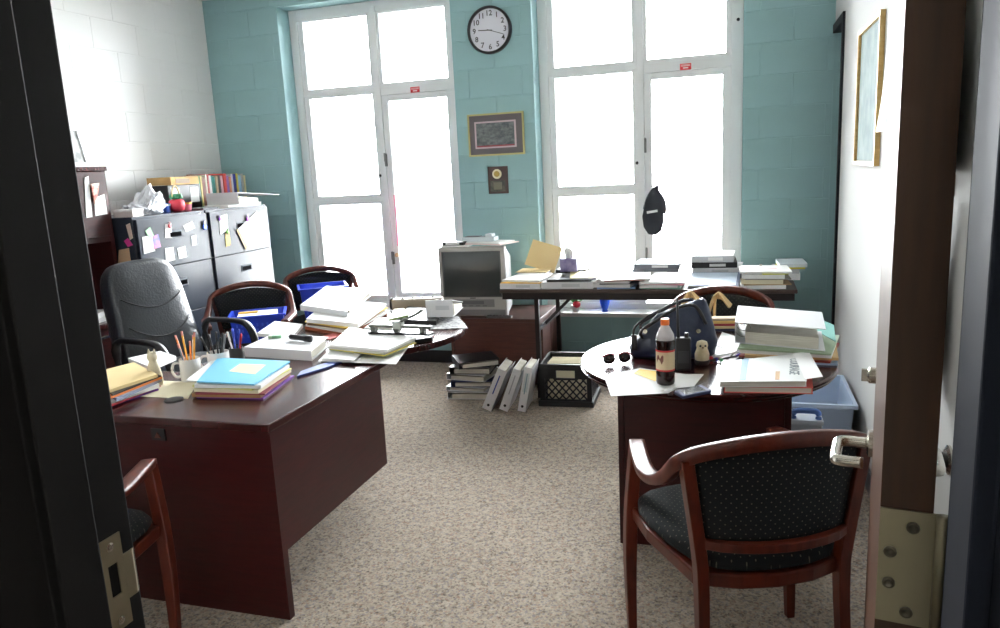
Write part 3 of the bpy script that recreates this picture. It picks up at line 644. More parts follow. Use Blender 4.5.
# framed team picture
fp = thing('picture_frame', 'gold framed group picture with grey mat below the clock', 'picture', (-2.045, 0, 1.605), rot=(0, 0, 0))
w_, h_ = .432, .306
B().box(-w_/2, w_/2, -.018, 0, 0, .012).box(-w_/2, w_/2, -.018, 0, h_-.012, h_).box(-w_/2, -w_/2+.012, -.018, 0, .012, h_-.012).box(w_/2-.012, w_/2, -.018, 0, .012, h_-.012).obj('frame', mat('gold_frame', (186, 176, 120), .35, metal=.4), fp)
B().box(-w_/2+.012, w_/2-.012, -.009, 0, .012, h_-.012).obj('mat_board', mat('grey_mat_board', (104, 98, 100), .8), fp)
B().box(-.165, .155, -.011, -.009, .055, .25).obj('inner_mat', mat('pale_pink_mat', (206, 186, 190), .8), fp)
B().box(-.152, .142, -.0125, -.011, .066, .238).obj('photo', mat('old_group_photo', (70, 78, 80), .5, rgb2=(122, 126, 126), scale=34, stretch=(1, 1, 1.6)), fp)
B().box(-.150, .140, -.0132, -.0125, .066, .076).obj('caption_strip', mat('caption_red', (150, 62, 70), .6), fp)
pl = thing('plaque', 'small dark wooden award plaque with round medallion on the pillar', 'plaque', (-2.046, 0, 1.325))
B().box(-.077, .077, -.016, 0, 0, .20).obj('board', mat('plaque_walnut', (58, 42, 40), .4, rgb2=(72, 50, 44), scale=12), pl, bevel=.003)
B().lathe([(.036, 0), (.036, .004), (.030, .006)], (0, 0, 0), 24, Mx((-.004, -.016, .145), (PI/2, 0, 0))).obj('medallion', mat('cream_medal', (226, 220, 184), .4), pl)
B().lathe([(.022, 0), (.022, .002), (.012, .004)], (0, 0, 0), 20, Mx((-.004, -.022, .145), (PI/2, 0, 0))).obj('medal_core', mat('gold_medal', (176, 150, 76), .35, metal=.5), pl)
B().box(-.058, .056, -.018, -.016, .016, .096).obj('plate', mat('engraved_plate', (52, 56, 54), .3, metal=.4, rgb2=(96, 96, 84), scale=40), pl)
B().box(-.034, .032, -.019, -.018, .03, .084).obj('engraving', mat('engraved_text', (120, 116, 98), .4, metal=.4), pl)
# cap hanging on the latch
cp = thing('baseball_cap', 'dark navy baseball cap hanging on the right window frame', 'cap', Yp((653, 215), .06), rot=(0, 0, 0)); cp.scale = (1.35, 1.0, 1.55)
capm = mat('navy_cap_cloth', (30, 34, 42), .85, bump=.2, bscale=200)
vs = []; fs = []; N = 20
for i in range(8):                          # crown: dome hanging with its opening to the left/back
    t = i/7*PI/2*.98
    for k in range(N):
        a = 2*PI*k/N; r = math.cos(t); vs.append((.062*r*math.cos(a)*1.0+.004, -.045*r*math.sin(a), .018+.105*math.sin(t)*(1-.15*math.cos(a))))
for i in range(7):
    for k in range(N): fs.append((i*N+k, i*N+(k+1) % N, (i+1)*N+(k+1) % N, (i+1)*N+k))
B().add(vs, fs).obj('crown', capm, cp, smooth=True, M=Mx((0, 0, -.0), (0, .22, 0)))
vis = [(-.058, -.005), (-.05, -.055), (-.025, -.088), (.012, -.094), (.042, -.075), (.056, -.03), (.054, .03), (0, .045), (-.05, .03)]
B().prism(vis, 0, .006).obj('visor', capm, cp, smooth=False, M=Mx((.004, -.028, .0), (1.35, 0, .0)) @ Matrix.Identity(4), bevel=.002)
B().box(-.026, .030, -.056, -.050, .012, .023, Mx((0, 0, 0), (0, -.12, 0))).obj('emblem', PAPER, cp)
B().lathe([(.006, 0), (.006, .005)], (.0, 0, .128), 10).obj('top_button', capm, cp)
# pink ribbon hanging in the left window
tag(B().sweep(spline([Yp((394, 195), .14), Yp((396, 215), .135), Yp((398, 246), .137)], 4), [(-.006, -.001), (.006, -.001), (.006, .001), (-.006, .001)]).obj('ribbon', C(226, 120, 150)), 'pink ribbon hanging from the left window latch', 'ribbon')
tag(B().lathe([(.003, 0), (.016, .006), (.018, .018), (.012, .03), (.003, .034)], tuple(Yp((397, 257), .135)), 14).obj('tassel_charm', C(206, 170, 130)), 'small tan charm at the end of the window ribbon', 'charm')
# right wall: oak framed print, curled sheet, bumper, hanging bag and coat
q0, q1 = -1.83, -1.20
fr2 = thing('wall_map', 'pale print in a light oak frame on the right wall', 'picture', (XR, (q0+q1)/2, 1.44)); hw = (q1-q0)/2; hh = .64
B().box(-.022, 0, -hw, hw, 0, .02).box(-.022, 0, -hw, hw, hh-.02, hh).box(-.022, 0, -hw, -hw+.02, .02, hh-.02).box(-.022, 0, hw-.02, hw, .02, hh-.02).obj('frame', mat('light_oak', (196, 160, 92), .4, stretch=(1, 1, 8), scale=8, rgb2=(212, 178, 112)), fr2)
B().box(-.008, 0, -hw+.02, hw-.02, .02, hh-.02).obj('print', mat('pale_print', (140, 154, 154), .8, spec=.05, rgb2=(160, 172, 170), scale=9), fr2)
cs = [Vector((XR-.004-.03*(t_/10)**3, 0, 2.16-.58*t_/10)) for t_ in range(11)]
tag(B().sweep([v+Vector((0, -2.02, 0)) for v in cs], [(-.09, -.0008), (.09, -.0008), (.09, .0008), (-.09, .0008)], up=Vector((1, 0, .1))).obj('hanging_sheet', C(206, 206, 208)), 'curled white sheet hanging on the right wall beside the oak frame', 'paper')
bmp = thing('door_stop', 'round wall bumper behind the door hinge gap', 'door stop', (XR, -3.19, .64), rot=(0, -PI/2, 0))
B().lathe([(.042, 0), (.042, .006), (.03, .012)], (0, 0, 0), 24).obj('plate', CHROME, bmp); B().lathe([(.022, .012), (.024, .04), (.018, .052)], (0, 0, 0), 20).obj('bumper', BPLAST, bmp)
hk = thing('coat_hook', 'metal coat hook on the wall behind the door', 'hook', (XR, -3.05, 1.40))
B().box(-.004, 0, -.014, .014, -.03, .03).obj('back_plate', CHROME, hk); B().tube(spline([(-.004, 0, .01), (-.05, 0, .0), (-.06, 0, .03)], 5), .005, 8).obj('prong', CHROME, hk, smooth=True)
bgm = mat('white_plastic_bag', (214, 208, 212), .35, bump=.4, bscale=18)
vs = []; fs = []; rows = [(1.38, .03, .02), (1.30, .075, .035), (1.15, .10, .05), (.98, .11, .055), (.86, .10, .05), (.80, .07, .03)]
for z, ry, rx in rows:
    for k in range(16):
        a = 2*PI*k/16; vs.append((XR-.062+rx*math.cos(a)*(1+.12*math.sin(5*a)), -3.05+ry*math.sin(a)*(1+.08*math.cos(7*a)), z))
for i in range(len(rows)-1):
    for k in range(16): fs.append((i*16+k, i*16+(k+1) % 16, (i+1)*16+(k+1) % 16, (i+1)*16+k))
fs += [tuple(range(15, -1, -1)), tuple(range(80, 96))]
hb = B().add(vs, fs).obj('hanging_bag', bgm, smooth=True); tag(hb, 'white bag hanging on the wall hook seen through the hinge gap', 'bag')
vs = []; rows = [(2.06, .05, .02), (2.02, .18, .04), (1.80, .26, .06), (1.44, .28, .065)]; fs = []
for z, ry, rx in rows:
    for k in range(16):
        a = 2*PI*k/16; vs.append((XR-.072+rx*math.cos(a), -2.97+ry*math.sin(a)*(1+.05*math.cos(6*a)), z))
for i in range(len(rows)-1):
    for k in range(16): fs.append((i*16+k, i*16+(k+1) % 16, (i+1)*16+(k+1) % 16, (i+1)*16+k))
fs += [tuple(range(15, -1, -1)), tuple(range(48, 64))]
tag(B().add(vs, fs).obj('folded_coat', mat('dark_teal_cloth', (10, 20, 24), .9), smooth=True), 'dark teal coat hanging above the white bag behind the door', 'coat')

# ================================================================ DESK CLUTTER
# coloured folders by the black jamb
z, _ = sheet_pile([(92, 372), (128, 362), (160, 373), (104, 393)], ZD+.0005, [
    ('folder', 'purple folder, lowest of the pile beside the black jamb', 'folder', PURPLE, .006),
    ('folder', 'red folder near the bottom of the pile beside the black jamb', 'folder', C(190, 42, 60), .006),
    ('paper_sheaf', 'white sheaf in the middle of the pile beside the black jamb', 'papers', PAPER, .016),
    ('spiral_notebook', 'grey spiral notebook in the pile beside the black jamb', 'notebook', C(132, 138, 160), .012),
    ('folder', 'orange folder near the top of the pile beside the black jamb', 'folder', ORANGE, .008),
    ('folder', 'black folder under the tan one in the pile beside the jamb', 'folder', BINDK, .006),
    ('folder', 'tan folder on top of the pile beside the black jamb', 'folder', MANILA, .012)], .22, 3)
flat('paper_sheaf', 'white papers behind the coloured folder pile on the desk', 'papers', [(128, 358), (160, 351), (176, 356), (150, 367)], ZD+.0005, .02, PAPER)
flat('paper_sheet', 'cream sheet of paper under the cat figurine', 'paper', [(116, 395), (188, 398.5), (198, 382), (146, 380)], ZD+.0005, .0012, CREAMP)
cat = thing('cat_figurine', 'cream ceramic cat figurine standing on the desk', 'figurine', Zp((156, 385), ZD+.002), .3)
cm = mat('cream_ceramic', (206, 196, 170), .6, bump=.4, bscale=70)
B().lathe([(.026, 0), (.030, .012), (.029, .04), (.024, .07), (.017, .092), (.014, .1), (.018, .108), (.020, .118), (.017, .13), (.006, .138)], (0, 0, 0), 22).obj('body', cm, cat, smooth=True)
for s in (-1, 1): B().lathe([(.0075, 0), (.002, .02), (.0005, .022)], (s*.011, 0, .128), 8).obj('ear', cm, cat, smooth=True)
# stack with the blue folder
stk_p = [(191, 384), (258, 386), (292, 364), (216, 361)]
z, _ = sheet_pile(stk_p, ZD+.0005, [
    ('folder', 'purple folder at the bottom of the stack under the blue folder', 'folder', PURPLE, .006),
    ('folder', 'brown folder low in the stack under the blue folder', 'folder', C(150, 112, 70), .012),
    ('folder', 'maroon folder in the stack under the blue folder', 'folder', MAROON, .005),
    ('paper_sheaf', 'cream sheaf in the stack under the blue folder', 'papers', CREAMP, .014),
    ('folder', 'yellow green folder in the stack under the blue folder', 'folder', C(206, 204, 120), .005),
    ('paper_sheaf', 'white sheaf high in the stack under the blue folder', 'papers', PAPER, .013)], .10, 5)
bf = flat('folder', 'light blue folder with a yellow sticker on top of the desk stack', 'folder', [(197, 381), (254, 384), (290, 361), (218, 357.5)], z+.0042, .006, C(110, 186, 220, .4))
q = quad([(229, 371), (255, 374), (266, 364.5), (240, 363.5)], z+.0115)
B().prism([(v.x-bf.location.x, v.y-bf.location.y) for v in q], .0058, .0068).obj('sticker', C(226, 224, 160), bf)
flat('paper_sheaf', 'curled white papers tucked beside the blue folder', 'papers', [(186, 380), (200, 381), (232, 362), (212, 360)], z+.0003, .0035, PAPER)
# mugs and pens
def mug(label, loc, rz, r=.041, h=.092, handle=True, m=None):
    t_ = thing('mug' if handle else 'pen_cup', label, 'mug' if handle else 'pen cup', loc, rz); mm = m or mat('white_glazed_ceramic', (226, 224, 220), .2)
    B().lathe([(r*.93, 0), (r, .006), (r, h), (r-.004, h), (r-.005, .008), (.002, .008)], (0, 0, 0), 28).obj('cup', mm, t_, smooth=False)
    if handle: B().tube(spline([(-r+.003, 0, h*.82), (-r-.02, 0, h*.80), (-r-.03, 0, h*.5), (-r-.018, 0, h*.22), (-r+.003, 0, h*.2)], 5), .0055, 8).obj('handle', mm, t_, smooth=True)
    return t_
def pens(base, r, specs, where):
    rnd = random.Random(hash(where) % 97 if False else len(where))
    for i, (kind, c_, L_, a, lean) in enumerate(specs):
        lab = '%s %s standing in the %s' % (c_, kind, where)
        colr = {'yellow': (222, 156, 40), 'orange': (224, 120, 40), 'black': (24, 24, 28), 'blue': (36, 70, 190), 'red': (196, 36, 44), 'white': (226, 226, 226), 'grey': (120, 122, 126)}[c_]
        p = thing(kind, lab, kind, tuple(base+Vector((r*math.cos(a)*.22, r*math.sin(a)*.22, .012))), rot=Euler((lean*math.sin(-a), lean*math.cos(a), 0)), group='%s in the %s' % (kind+'s', where))
        B().lathe([(.0035, 0), (.0038, .004), (.0038, L_-.02), (.0036, L_-.018)], (0, 0, 0), 8).obj('shaft', plain(colr, .35), p, smooth=True)
        if kind == 'pencil': B().lathe([(.004, L_-.018), (.004, L_)], (0, 0, 0), 8).obj('eraser', C(206, 130, 120), p)
        else: B().lathe([(.0042, L_-.045), (.0042, L_-.004), (.002, L_)], (0, 0, 0), 8).box(.0035, .0055, -.001, .001, L_-.04, L_-.004).obj('cap', plain(colr, .3), p, smooth=True)
p1 = Zp((192, 380), ZD+.001); mug('white mug full of pencils, nearest on the desk', p1, .5)
pens(p1, .041, [('pencil', 'yellow', .19, 2.6, .22), ('pencil', 'orange', .18, 3.0, .3), ('pencil', 'yellow', .185, .6, .12), ('pencil', 'white', .17, 1.4, .15), ('pencil', 'orange', .16, -.6, .2), ('pencil', 'grey', .15, -2, .2)], 'nearer white mug')
p2 = Zp((220, 371), ZD+.001); mug('white mug full of black pens behind the blue folder stack', p2, .5, .045, .085)
pens(p2, .045, [('pen', 'black', .15, 2.8, .3), ('pen', 'black', .155, 2.2, .25), ('pen', 'black', .15, 1.2, .15), ('pen', 'grey', .15, .3, .2), ('pen', 'black', .145, -.5, .25), ('pen', 'black', .15, 3.6, .35)], 'farther white mug')
p3 = Zp((238, 365), ZD+.001); mug('small black pen cup beside the white binder', p3, 0, .03, .08, False, BPLAST)
pens(p3, .03, [('pen', 'blue', .15, 2.4, .2), ('pen', 'blue', .145, 1.2, .12), ('pen', 'red', .14, -.3, .3), ('pen', 'white', .14, 3.2, .2)], 'black pen cup')
# white binder lying with its holes toward the camera and items near it
binder_quad('white ring binder lying on the desk, spine toward the door', [(244, 347), (311, 351), (328, 337), (272, 334)], ZD+.001, .045, BINDW)
flat('notepad', 'dark blue notepad at the desk edge below the white binder', 'notepad', [(297, 376), (301, 371), (330, 361), (342, 360.5), (330, 366)], ZD+.0008, .008, C(36, 62, 130))
flat('paper_sheet', 'large white sheet overhanging the desk edge', 'paper', [(318, 361), (396, 364), (409, 346), (335, 344)], ZD+.0095, .0012, PAPER)
flat('paper_sheaf', 'white sheaf of papers beside the white binder', 'papers', [(322, 358), (354, 360), (368, 347), (336, 345)], ZD+.0115, .012, PAPER)
z, _ = sheet_pile([(328, 344), (386, 350), (417, 337), (350, 326)], ZD+.024, [
    ('folder', 'green folder under the white papers by the hole punch', 'folder', C(130, 160, 84), .005),
    ('folder', 'yellow folder under the white papers by the hole punch', 'folder', C(214, 196, 90), .004),
    ('paper_sheaf', 'grey edged sheaf under the top white papers by the hole punch', 'papers', C(196, 196, 194), .012),
    ('paper_sheaf', 'top white papers beneath the hole punch', 'papers', PAPER, .010)], .05, 9)
zpun = z
mk = thing('marker', 'thick black marker lying beside the white binder', 'marker', Zp((300, 338), ZD+.062), rot=(0, PI/2, -.25))
B().lathe([(.006, -.07), (.013, -.06), (.013, .03), (.016, .032), (.016, .07), (.014, .072)], (0, 0, 0), 16).obj('barrel', BPLAST, mk, smooth=True)
mk.location.z = ZD+.046+.017
er = thing('eraser', 'pale green eraser on the white binder', 'eraser', Zp((275, 338), ZD+.0465), .35)
B().box(-.03, .03, -.010, .010, 0, .012).obj('block', C(176, 206, 170), er, bevel=.002); B().box(-.012, .03, -.0105, .0105, -.0001, .0125).obj('sleeve', C(120, 170, 130), er)
# three hole punch
pz = zpun+.001; pa = Zp((370, 333), pz); pb = Zp((432, 335), pz); pc = (pa+pb)/2; ang = math.atan2(pb.y-pa.y, pb.x-pa.x); Lp = (pb-pa).length/2
pu = thing('hole_punch', 'grey three hole punch with raised lever on the papers', 'hole punch', (pc.x, pc.y, pz), ang)
B().box(-Lp, Lp, -.025, .025, 0, .010).obj('base_tray', BPLAST, pu, bevel=.003)
B().box(-Lp, Lp, -.012, .012, .030, .043).obj('bar', STEEL, pu, bevel=.003)
for x in (-Lp*.85, -Lp*.1, Lp*.72): B().box(x-.012, x+.012, -.016, .016, .010, .034).obj('punch_head', STEEL, pu, bevel=.002)
B().box(-.03, .015, -.020, .020, .026, .062).obj('hinge_block', mat('punch_light_grey', (176, 180, 172), .4), pu, bevel=.004)
B().sweep([(-.01, 0, .052), (.09, 0, .095), (.125, 0, .118)], [(-.014, -.005), (.014, -.005), (.014, .006), (-.014, .006)]).obj('lever', STEEL, pu, bevel=.003)
# tall stack topped by a white binder
z, _ = sheet_pile([(304, 318), (352, 324), (388, 303), (332, 299)], ZD+.0008, [
    ('folder', 'orange brown folder at the base of the stack under the tilted white binder', 'folder', C(160, 84, 52), .014),
    ('paper_sheaf', 'white sheaf low in the stack under the tilted white binder', 'papers', PAPER, .012),
    ('folder', 'brown folder in the stack under the tilted white binder', 'folder', C(120, 92, 62), .010),
    ('folder', 'yellow folder in the stack under the tilted white binder', 'folder', C(224, 190, 80), .006),
    ('paper_sheaf', 'white sheaf high in the stack under the tilted white binder', 'papers', PAPER, .022)], .10, 4)
binder_quad('white ring binder topping the tallest stack on the desk', [(300, 305), (347, 311), (373, 289), (326, 286)], z+.001, .03, BINDW)
flat('folder', 'red and white leaflet between the stacks on the desk', 'leaflet', [(318, 337), (346, 330), (353, 332), (330, 339)], ZD+.0008, .004, C(186, 90, 90))
flat('paper_sheaf', 'white papers left of the tall stack, by the blue bin', 'papers', [(257, 333), (292, 336), (303, 324), (275, 321)], ZD+.0008, .018, PAPER)
flat('folder', 'sloping white sheet between the stacks in front of the tilted binder', 'paper', [(364, 328), (392, 326), (390, 317), (378, 318)], ZD+.0008, .028, PAPER)
flat('folder', 'green edged folder beside the tallest desk stack', 'folder', [(389, 319), (408, 315), (404, 308), (394, 309)], ZD+.0292, .01, C(176, 196, 140))
# binder on its side near the round end
bA = Zp((424, 326), ZD+.03)
flat('ring_binder', 'black binder under the wedge shaped white binder', 'binder', [(397, 319), (436, 321), (441, 310), (408, 306)], ZD+.0008, .026, BINDK)
wb_ = thing('ring_binder', 'wedge shaped white binder lying open near the round desk end', 'binder', Zp((440, 317), ZD+.028) - Vector((0, 0, 0)), .10)
wb_.location.z = ZD+.028
B().box(-.075, .075, -.003, .0, 0, .092).hexa([(-.075, 0, 0), (.075, 0, 0), (.06, .27, 0), (-.075, .27, 0)], [(-.075, 0, .003), (.075, 0, .003), (.06, .27, .003), (-.075, .27, .003)]).hexa([(-.075, 0, .089), (.075, 0, .089), (.06, .27, .030), (-.075, .27, .030)], [(-.075, 0, .092), (.075, 0, .092), (.06, .27, .033), (-.075, .27, .033)]).obj('cover', BINDW, wb_, M=Mx((0, 0, 0), (0, 0, 0)))
B().hexa([(-.07, .04, .003), (.07, .04, .003), (.055, .26, .003), (-.07, .26, .003)], [(-.07, .04, .06), (.07, .04, .06), (.055, .26, .027), (-.07, .26, .027)]).obj('pages', PAGES, wb_)
B().box(-.02, .055, -.0038, -.003, .038, .062).obj('spine_label', C(200, 202, 206), wb_)
flat('printed_sheet', 'printed grey sheet at the rounded end of the desk', 'paper', [(430, 329), (468, 328), (458, 316), (436, 318)], ZD+.0008, .004, mat('newsprint', (206, 206, 206), .7, rgb2=(120, 120, 122), scale=60))
flat('tape_dispenser', 'black tape dispenser base beside the hole punch', 'tape dispenser', [(413, 340), (432, 337), (434, 331), (416, 333)], ZD+.0008, .02, BPLAST, bevel=.004)
rp = Zp((410, 309), ZD+.001)
ra = thing('desk_radio', 'tan topped portable radio with dark speaker end behind the desk papers', 'radio', (rp.x, rp.y, ZD+.001), .25)
B().box(-.10, .20, -.04, .04, 0, .065).obj('case', mat('radio_tan', (150, 136, 118), .5), ra, bevel=.012)
B().lathe([(.036, 0), (.036, .012), (.028, .014)], (0, 0, 0), 20, Mx((-.10, 0, .036), (0, -PI/2, 0))).obj('speaker_end', BPLAST, ra)
for k in range(4): B().lathe([(.008, 0), (.008, .008)], (-.04+.06*k, 0, .064), 10).obj('knob', mat('radio_dark', (70, 62, 54), .5), ra)

# ================================================================ BLUE BINS ON CHAIRS
def bin_(loc, rz, label, wx=.165, wy=.13, h=.155):
    b0 = thing('blue_bin', label, 'bin', loc, rz, 'blue plastic bins on the chairs')
    t_ = .004; k = .85
    o4 = [(-wx, -wy), (wx, -wy), (wx, wy), (-wx, wy)]
    lo = [(x*k, y*k) for x, y in o4]
    b = B(); b.prism(lo, 0, t_)
    for i in range(4):
        j = (i+1) % 4; L0, L1, T0, T1 = [Vector((*p, t_)) for p in (lo[i], lo[j])] + [Vector((*p, h)) for p in (o4[i], o4[j])]
        n_ = Vector((o4[i][0]+o4[j][0], o4[i][1]+o4[j][1], 0)).normalized()*t_
        b.hexa([L0, L1, T1, T0], [L0-n_, L1-n_, T1-n_, T0-n_])
    b.obj('tub', BLUEBIN, b0)
    rim = B(); e = .012
    rim.box(-wx-e, wx+e, -wy-e, -wy, h-.012, h).box(-wx-e, wx+e, wy, wy+e, h-.012, h).box(-wx-e, -wx, -wy, wy, h-.012, h).box(wx, wx+e, -wy, wy, h-.012, h)
    rim.obj('rim', BLUEBIN, b0)
    for r_ in range(3):                        # slots as raised ribs
        for c_ in range(9):
            B().box(-wx*.75+c_*wx*.1875-.005, -wx*.75+c_*wx*.1875+.005, -wy*(.87+.045*r_)-.003, -wy*(.87+.045*r_)+.003, h*(.2+.2*r_), h*(.2+.2*r_)+.018).obj('rib', C(60, 98, 220), b0)
    return b0
ZS = .499
bin_((-3.29, -1.37, ZS), .54, 'open blue bin of papers on the chair beside the filing cabinets', h=.175)
bin_((-3.235, -.645, ZS), .59, 'open blue bin on the chair close to the left window', h=.235)
tag(B().box(-.12, .12, -.095, .095, 0, .05).obj('paper_sheaf', PAPER, loc=(-3.29, -1.37, ZS+.12), rot=(0, 0, .54)), 'white papers filling the nearer blue bin', 'papers')
tag(B().box(-.06, .06, -.02, .02, 0, .006).obj('yellow_pad', C(222, 170, 50), loc=(-3.355, -1.38, ZS+.171), rot=(0, 0, .54)), 'yellow strip on the papers in the nearer blue bin', 'notepad')
tag(B().box(-.12, .12, -.095, .095, 0, .05).obj('paper_sheaf', PAPER, loc=(-3.235, -.645, ZS+.15), rot=(0, 0, .59)), 'white papers filling the blue bin near the left window', 'papers')

# ================================================================ ROUND TABLE CLUTTER
T0 = ZR+.0006
flat('paper_sheet', 'large white sheet under the cola bottle', 'paper', [(611, 396), (668, 393), (700, 376), (640, 368), (604, 376)], T0, .0012, PAPER)
flat('paper_sheet', 'small white sheet right of the cola bottle', 'paper', [(660, 390), (694, 386), (704, 374), (676, 374)], T0+.0014, .0012, PAPER)
flat('yellow_flyer', 'yellow flyer lying left of the cola bottle', 'flyer', [(634, 373), (655, 381), (662, 377), (656, 371), (640, 369)], T0+.0014, .0014, C(228, 192, 70))
bp_ = Zp((665.5, 384), T0+.003)
bo = thing('cola_bottle', 'plastic cola bottle with orange cap and cream label', 'bottle', (bp_.x, bp_.y, T0+.0028))
COLA = mat('cola_liquid', (34, 12, 8), .12, spec=.5)
B().lathe([(.022, 0), (.030, .004), (.0325, .012), (.0325, .045), (.031, .05), (.031, .125), (.0325, .13), (.0325, .158), (.0325, .163)], (0, 0, 0), 28).obj('filled_body', COLA, bo, smooth=True)
B().lathe([(.0328, .163), (.0300, .18), (.020, .20), (.0135, .212), (.0125, .222)], (0, 0, 0), 28).obj('shoulder', mat('clear_bottle_plastic', (196, 190, 190), .12, spec=.6), bo, smooth=True)
B().lathe([(.0326, .055), (.0326, .128)], (0, 0, 0), 28).obj('label', mat('bottle_label', (206, 186, 150), .5), bo)
for z0_ in (.053, .122): B().lathe([(.0329, z0_), (.0329, z0_+.006)], (0, 0, 0), 28).obj('label_band', C(196, 40, 40), bo)
mk_ = B()
for k in range(9):
    a = -PI/2-1.0+k*.10; r0 = .0330
    mk_.add([(r0*math.cos(a), r0*math.sin(a), .078+.018*abs(math.sin(k*.45))), (r0*math.cos(a+.10), r0*math.sin(a+.10), .078+.018*abs(math.sin((k+1)*.45))), (r0*math.cos(a+.10), r0*math.sin(a+.10), .096+.016*abs(math.sin((k+1)*.6))), (r0*math.cos(a), r0*math.sin(a), .096+.016*abs(math.sin(k*.6)))], [(0, 1, 2, 3)])
mk_.obj('label_print', C(110, 60, 48), bo)
B().lathe([(.0145, .214), (.0150, .218), (.0150, .233), (.0135, .236)], (0, 0, 0), 24).obj('cap', C(236, 116, 36, .4), bo)
# phone
pq = [Vector((v.x, v.y, 0)) for v in quad([(674, 391), (683, 396), (712, 390), (701, 384)], T0+.012)]
c0 = sum(pq, Vector())/4; ph = thing('mobile_phone', 'dark blue cased mobile phone near the front of the round table', 'phone', (c0.x, c0.y, T0)); Mp = Matrix.Translation((-c0.x, -c0.y, 0))
B().prism([(v.x, v.y) for v in pq], 0, .012).obj('case', C(34, 46, 84), ph, bevel=.004, M=Mp)
f_ = lambda a, b: pq[0]*(1-a)*(1-b)+pq[1]*a*(1-b)+pq[2]*a*b+pq[3]*(1-a)*b
B().prism([(v.x, v.y) for v in (f_(.1, .14), f_(.9, .14), f_(.9, .84), f_(.1, .84))], .012, .0128).obj('screen', SCREEN, ph, M=Mp)
# sunglasses
sg = thing('sunglasses', 'red and black sunglasses at the left of the round table', 'sunglasses', Zp((617, 364), T0), .5)
LENS = mat('dark_lens', (30, 18, 22), .1); SGF = C(130, 30, 44, .3)
for s in (-1, 1):
    B().lathe([(.026, 0), (.024, .004), (.014, .007)], (0, 0, 0), 18, Mx((s*.032, -.0, .024), (PI/2-.2, 0, 0)) @ Matrix.Diagonal((1, .8, 1, 1))).obj('lens', LENS, sg, smooth=True)
    B().tube(spline([(s*.060, .0, .032), (s*.066, .05, .030), (s*.062, .10, .018), (s*.055, .125, .004)], 4), .003, 6).obj('temple', SGF, sg, smooth=True)
B().tube(spline([(-.062, .0, .034), (-.03, -.006, .046), (0, -.002, .036), (.03, -.006, .046), (.062, .0, .034)], 5), .003, 6).obj('brow_bar', SGF, sg, smooth=True)
# handbag
hbp = Zp((672, 357), T0)
hbg = thing('handbag', 'navy leather handbag with black straps on the round table', 'handbag', (hbp.x, hbp.y+.04, T0), .12)
NAVY = mat('navy_leather', (26, 36, 60), .4, bump=.35, bscale=24, var=.15, scale=6)
vs = []; fs = []; N = 24; prof = [(0.0, .150, .070), (.01, .165, .080), (.05, .170, .085), (.10, .155, .075), (.15, .125, .050), (.185, .10, .026), (.20, .085, .012)]
for z_, rx, ry in prof:
    for k in range(N):
        a = 2*PI*k/N; ca, sa = math.cos(a), math.sin(a); e = .55
        x = math.copysign(abs(ca)**e, ca)*rx; y = math.copysign(abs(sa)**e, sa)*ry
        vs.append((x+.22*max(0, z_-.06)+.006*math.sin(40*z_+3*a), y+.006*math.sin(5*a+30*z_), z_*(1+.30*(x/.17))+.004*math.sin(6*a)*(z_ > .02)))
for i in range(len(prof)-1):
    for k in range(N): fs.append((i*N+k, i*N+(k+1) % N, (i+1)*N+(k+1) % N, (i+1)*N+k))
fs += [tuple(range(N-1, -1, -1)), tuple((len(prof)-1)*N+k for k in range(N))]
B().add(vs, fs).obj('body', NAVY, hbg, smooth=True)
for s, yy in ((-1, -.03), (1, .03)):
    B().tube(spline([(-.12, yy*2, .085), (-.125, yy*2.4, .115), (-.05, yy*2.2, .165), (.02, yy*1.8, .205), (.085, yy*2, .21), (.125, yy*2.2, .14)], 6), .007, 8).obj('strap', mat('black_strap', (26, 24, 26), .4), hbg, smooth=True)
B().box(-.165, -.142, -.075, -.060, .035, .10).obj('side_tag', mat('black_strap', (26, 24, 26), .4), hbg, bevel=.005)
B().tube(spline([(-.05, -.03, .19), (-.10, -.06, .17), (-.15, -.07, .13), (-.155, -.068, .09)], 5), .005, 8).obj('tag_strap', mat('black_strap', (26, 24, 26), .4), hbg, smooth=True)
for x in (-.11, .095): B().lathe([(.009, 0), (.009, .004)], (0, 0, 0), 12, Mx((x, -.076, .115), (PI/2, 0, 0))).obj('rivet', CHROME, hbg)
# walkie talkie
wp = Zp((683, 371), T0)
wk = thing('walkie_talkie', 'black two way radio with tall antenna standing by the bottle', 'radio', (wp.x, wp.y+.02, T0), .1)
B().box(-.028, .028, -.018, .018, 0, .125).obj('body', BPLAST, wk, bevel=.006); B().tube([(-.018, 0, .122), (-.020, 0, .20), (-.022, 0, .275)], lambda i: .0065-.0012*i, 8).obj('antenna', BPLAST, wk, smooth=True)
B().lathe([(.008, .125), (.008, .142)], (.012, 0, 0), 12).obj('knob', BPLAST, wk); B().box(-.02, .02, -.0195, -.018, .03, .075).obj('speaker_grille', mat('dark_grille', (46, 46, 50), .6), wk)
